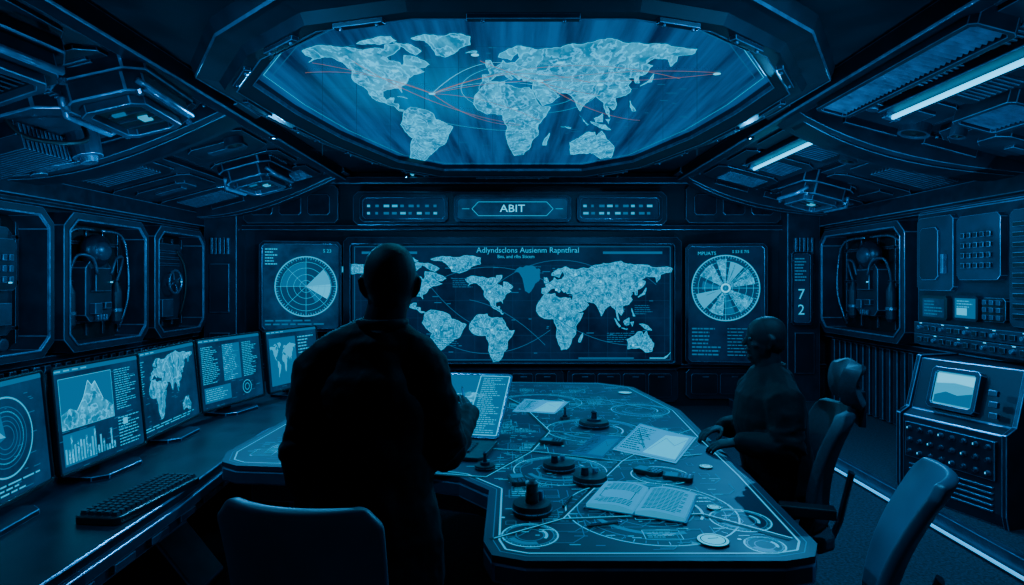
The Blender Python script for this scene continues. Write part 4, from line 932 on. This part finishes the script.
def head_parts(b,c,yaw,pitch,m,sc=1.):
    Mh=Matrix.Translation(c)@Matrix.Rotation(yaw,4,'Z')@Matrix.Rotation(pitch,4,'X')@Matrix.Scale(sc,4)
    st=len(b.v)
    secs=[((0,.058,0),.022,.022),((0,.045,.012),.040,.042),((0,.028,.035),.057,.064),((0,.016,.07),.068,.080),((0,.010,.11),.071,.086),((0,.005,.14),.071,.085)]
    b.tube([q[0] for q in secs],[(q[1],q[2]) for q in secs],m,24,side=(1,0,0),rnd=True)
    b.ell((0,-.006,.135),(.079,.099,.098),m,28,18,.92)
    b.ell((0,-.02,.10),(.070,.082,.075),m,24,16)
    b.tube([(0,.090,.128),(0,.102,.105),(0,.108,.088)],[(.009,.009),(.012,.012),(.017,.014)],m,10,side=(1,0,0),rnd=True)
    b.ell((0,.088,.058),(.026,.012,.009),m);b.ell((0,.084,.048),(.022,.012,.008),m);b.ell((0,.078,.018),(.022,.016,.016),m)
    b.ell((0,.076,.142),(.05,.014,.012),m)
    for sx in(-1,1):
        b.tube([(sx*.074,-.008,.072),(sx*.086,-.020,.095),(sx*.091,-.020,.122),(sx*.080,-.004,.136)],[(.007,.012),(.008,.018),(.008,.018),(.007,.010)],m,10,side=(1,0,0),rnd=True)
        b.ell((sx*.045,.062,.085),(.022,.020,.018),m)
    for i in range(st,len(b.v)):b.v[i]=tuple(Mh@Vector(b.v[i]))
    return Mh
def person(loc,rz,label,cfg):
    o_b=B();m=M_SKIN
    tor=cfg['torso']
    o_b.tube([t[0] for t in tor],[(t[1],t[2]) for t in tor],m,24,side=(1,0,0),rnd=True)
    for A in cfg['arms']:
        S,E,Wr=[Vector(q) for q in A['p']]
        o_b.tube([S,S.lerp(E,.2),S.lerp(E,.5),E,E.lerp(Wr,.4),Wr],[.052,.050,.044,.039,.036,.026],m,14,rnd=True)
    for L in cfg['legs']:
        H,K,An=[Vector(q) for q in L['p']]
        o_b.tube([H,H.lerp(K,.3),H.lerp(K,.7),K,K.lerp(An,.3),K.lerp(An,.7),An],[.088,.086,.066,.055,.055,.042,.034],m,16,rnd=True)
    nb,hc=Vector(cfg['neck']),Vector(cfg['head']);nr=cfg.get('nr',.06)
    o_b.tube([nb-Vector((0,0,.06)),nb,hc+Vector((0,-.012,.07))],[(nr*1.3,nr*1.15),(nr*1.05,nr*1.05),(nr*.94,nr)],m,18,side=(1,0,0),rnd=True)
    Mh=head_parts(o_b,hc,cfg.get('yaw',0),cfg.get('pitch',0),m,cfg.get('hs',1.))
    for A in cfg['arms']:hand(o_b,A['p'][2],A['d'],A['n'],A['s'],A['c'],m)
    for L in cfg['legs']:
        An=Vector(L['p'][2]);td=Vector(L['t']);o_b.tube([An+Vector((0,0,-.03))-td*.04,An+Vector((0,0,-.045))+td*.06,An+Vector((0,0,-.06))+td*.15],[(.034,.035),(.04,.03),(.035,.018)],m,12,side=td.cross(Vector((0,0,1))),rnd=True)
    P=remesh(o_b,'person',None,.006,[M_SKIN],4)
    P.location=loc;P.rotation_euler=(0,0,rz);tag(P,label,'person')
    b=B();g=.022
    tj=[t for t in tor if t[0][2]>=cfg['hem']-.001]
    pts=[Vector(t[0]) for t in tj];rad=[(t[1]+g,t[2]+g) for t in tj]
    if cfg.get('skirt'):
        pts=[Vector(q[0]) for q in cfg['skirt']]+pts;rad=[(q[1],q[2]) for q in cfg['skirt']]+rad
    b.tube(pts,rad,M_SUIT,28,side=(1,0,0),rnd=True)
    sr=cfg.get('sr',1.)
    for A in cfg['arms']:
        S,E,Wr=[Vector(q) for q in A['p']];sg=1 if S.x>0 else -1
        b.tube([S+Vector((-.07*sg,0,.012)),S,S.lerp(E,.25),S.lerp(E,.6),E,E.lerp(Wr,.4),E.lerp(Wr,.92)],[q*sr for q in [.07,.082,.076,.068,.064,.056,.046]],M_SUIT,16,rnd=True)
        for t_,rr_ in((.55,.074),(.72,.073),(.84,.073),(.95,.073)):
            c_=S.lerp(E,t_);ax=(E-S).normalized();u=ax.orthogonal().normalized();v2=ax.cross(u)
            b.tube([c_+(u*math.cos(k*math.pi/8)+v2*math.sin(k*math.pi/8))*(rr_-.006)*sr+ax*.018*math.sin(k*math.pi/4+t_*9) for k in range(16)],.009,M_SUIT,6,closed=True)
    for A in cfg['arms']:
        S=Vector(A['p'][0]);b.tube([nb+Vector((0,-.01,-.01)),nb.lerp(S,.45)+Vector((0,-.01,.010)),S+Vector((0,0,.012))],[.066,.069,.072*sr],M_SUIT,16,rnd=True)
    b.tube([nb+Vector((0,-.005,-.05)),nb+Vector((0,-.005,-.01)),nb+Vector((0,-.01,.008))],[(nr*1.8,nr*1.5),(nr*1.3,nr*1.3),(nr*1.18,nr*1.2)],M_SUIT,20,side=(1,0,0))
    J=remesh(b,'jacket',P,.009,[M_SUIT],3,disp=cfg.get('disp',.03),dscale=.10);
    b=B();ring=[]
    for k in range(24):
        a=2*math.pi*k/24;ring.append(nb+Vector((nr*1.2*math.cos(a),nr*1.22*math.sin(a)-.008,.014-.03*max(0,math.sin(a)))))
    b.tube(ring,[(.016,.006)]*24,M_SUIT,8,closed=True,side=(0,0,1));b.make('collar',P,smooth=True)
    b=B()
    for L in cfg['legs']:
        H,K,An=[Vector(q) for q in L['p']]
        b.tube([H,H.lerp(K,.3),H.lerp(K,.7),K,K.lerp(An,.3),K.lerp(An,.7),K.lerp(An,.97)],[.105,.102,.083,.074,.072,.064,.06],M_TROU,16,rnd=True)
    hp=(Vector(cfg['legs'][0]['p'][0])+Vector(cfg['legs'][1]['p'][0]))/2
    b.tube([hp+Vector((0,0,-.04)),hp+Vector((0,0,.04)),hp+Vector((0,0,.12))],[(.16,.115),(.175,.125),(.165,.115)],M_TROU,20,side=(1,0,0),rnd=True)
    remesh(b,'trousers',P,.011,[M_TROU],5,disp=.012)
    for L in cfg['legs']:
        An=Vector(L['p'][2]);td=Vector(L['t']);b=B()
        b.tube([An+Vector((0,0,-.035))-td*.055,An+Vector((0,0,-.04)),An+Vector((0,0,-.05))+td*.08,An+Vector((0,0,-.062))+td*.17],[(.042,.045),(.046,.045),(.05,.035),(.042,.022)],M_SHOE,16,side=td.cross(Vector((0,0,1))),rnd=True)
        b.make('shoe',P,smooth=True)
    b=B();b.ell((0,-.016,.139),(.0805,.0945,.0985),M_HAIR,32,22,.92)
    if cfg.get('hair'): b.ell((0,-.026,.104),(.0745,.082,.080),M_HAIR,28,20)
    b.v=[tuple(Mh@Vector(v)) for v in b.v]
    remesh(b,'hair',P,.005,[M_HAIR],5)
    for sx in(-1,1):
        b=B();b.ell((sx*.031,.081,.118),(.013,.012,.010),M_EYE,12,8);b.ell((sx*.031,.0905,.118),(.005,.004,.005),M_INK,10,6);b.v=[tuple(Mh@Vector(v)) for v in b.v];b.make('eye',P,smooth=True)
    return P
stand=dict(torso=[((0,0,.88),.155,.115),((0,.0,.96),.165,.12),((0,.005,1.05),.165,.115),((0,.005,1.15),.17,.118),((0,0,1.24),.172,.12),((0,-.005,1.31),.155,.11),((0,-.01,1.37),.11,.085)],
 hem=.96,skirt=[((0,-.01,.68),.225,.165),((0,-.005,.82),.215,.16)],nr=.064,
 neck=(0.03,-.005,1.452),head=(.05,.01,1.478),yaw=.12,pitch=.04,
 arms=[dict(p=[(-.175,-.01,1.31),(-.205,-.04,1.06),(-.215,.05,.85)],d=(.0,.3,-1),n=(1,.1,0),s=-1,c=.35),
       dict(p=[(.17,-.01,1.31),(.225,.04,1.05),(.268,.33,1.12)],d=(-.12,1,.2),n=(-.75,0,-.6),s=-1,c=.45)],
 legs=[dict(p=[(-.095,0,.90),(-.11,.02,.48),(-.12,-.02,.09)],t=(-.15,1,0)),dict(p=[(.095,0,.90),(.11,.03,.48),(.12,.01,.09)],t=(.15,1,0))])
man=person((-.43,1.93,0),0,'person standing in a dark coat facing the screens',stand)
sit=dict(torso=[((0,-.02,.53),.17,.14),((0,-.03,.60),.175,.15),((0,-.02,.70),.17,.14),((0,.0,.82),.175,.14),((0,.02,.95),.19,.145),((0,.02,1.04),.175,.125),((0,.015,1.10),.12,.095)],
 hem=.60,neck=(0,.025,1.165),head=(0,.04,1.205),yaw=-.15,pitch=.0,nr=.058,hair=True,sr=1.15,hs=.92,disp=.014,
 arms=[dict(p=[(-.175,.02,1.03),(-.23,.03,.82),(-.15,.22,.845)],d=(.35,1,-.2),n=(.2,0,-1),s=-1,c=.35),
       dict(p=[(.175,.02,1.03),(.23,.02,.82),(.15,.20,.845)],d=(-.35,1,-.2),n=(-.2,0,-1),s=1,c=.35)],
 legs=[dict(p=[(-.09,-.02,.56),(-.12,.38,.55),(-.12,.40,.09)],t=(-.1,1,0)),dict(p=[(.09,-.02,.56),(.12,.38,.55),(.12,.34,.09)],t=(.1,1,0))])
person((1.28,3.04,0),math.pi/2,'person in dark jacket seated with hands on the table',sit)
o=thing('stylus','slim stylus held in the standing person hand','pen',(-.18,2.37,1.13),(0,0,.2));B().cyl((0,-.04,-.03),(0,.08,.04),.0045,.0045,M_CHROME,10).make('barrel',o);B().cyl((0,.08,.04),(0,.095,.049),.0045,.001,M_PLAS,10).make('tip',o)
# ================================================================= LIGHTS
BL=(.05,.45,.96)
def spot(loc,tgt,e,ang,col=BL,r=.04,blend=1):
    l=bpy.data.lights.new('spot','SPOT');l.energy=e;l.color=col;l.spot_size=math.radians(ang);l.spot_blend=blend;l.shadow_soft_size=r
    o=bpy.data.objects.new('spot_light',l);COL.objects.link(o);o.location=loc;o.rotation_euler=(Vector(tgt)-Vector(loc)).to_track_quat('-Z','Y').to_euler();return o
def down(x,y,z,tgt,e,ang=110):  # made-up ceiling fixtures, added to supplement the glow of the screens
    o=thing('added_downlight','small ceiling fixture added to brighten the room','added_downlight',(x,y,z),(0,0,0),'added ceiling fill lights');B().lathe((0,0,-.02),[(.02,.01),(.025,0),(.03,0),(.03,.02)],M_FRAME,20).make('bezel',o)
    spot((x,y,z-.025),tgt,e,ang,r=.008)
for x,y,e in [(-1.4,2.2,110),(1.6,2.2,150),(-2.0,5.2,220),(2.0,5.2,230),(-1.25,7.35,40),(1.25,7.35,40)]:
    down(x,y,2.84 if abs(x)<1.9 else 2.8,(x*.5,4 if y<7 else 6,.5),e,150)
for sx in(-1,1):
    for y,e in((1.8,60),(4.0,80),(6.3,80)): spot((sx*1.9,y,2.2),(sx*4,y+.4,1.3),e*(.85 if sx>0 else 1),130,r=.0)  # added wall-wash lamps without fixtures, brightening the side walls
    for y,e in((2.0,110),(4.3,95),(6.2,60)): spot((sx*2.3,y,1.0),(sx*2.7,y+.7,2.9),e,140,r=.0)  # added uplights without fixtures, brightening the ceiling machinery
spot((0,2.2,1.2),(0,4.5,3),25,140,r=.0)  # added uplight towards the ceiling screen, no fixture
spot((-.2,3.05,2.75),(-.43,1.93,1.5),32,50,(.08,.62,1.),r=.03)  # added rim lamp for the standing person, no fixture
spot((.7,4.0,2.75),(1.3,3.0,1.25),26,45,(.08,.62,1.),r=.03)  # added rim lamp for the seated person, no fixture
w=bpy.data.worlds.new('world');scene.world=w;w.use_nodes=True;bg=w.node_tree.nodes['Background'];bg.inputs[0].default_value=(.008,.075,.155,1);bg.inputs[1].default_value=.28
# ================================================================= CAMERA
cam=bpy.data.cameras.new('camera');cam.sensor_width=36;cam.lens=FP/1024*36;cam.shift_y=-12.5/1024;cam.clip_start=.05
co=bpy.data.objects.new('camera',cam);COL.objects.link(co);co.location=(0,0,CAMZ);co.rotation_euler=(math.pi/2,0,0);scene.camera=co
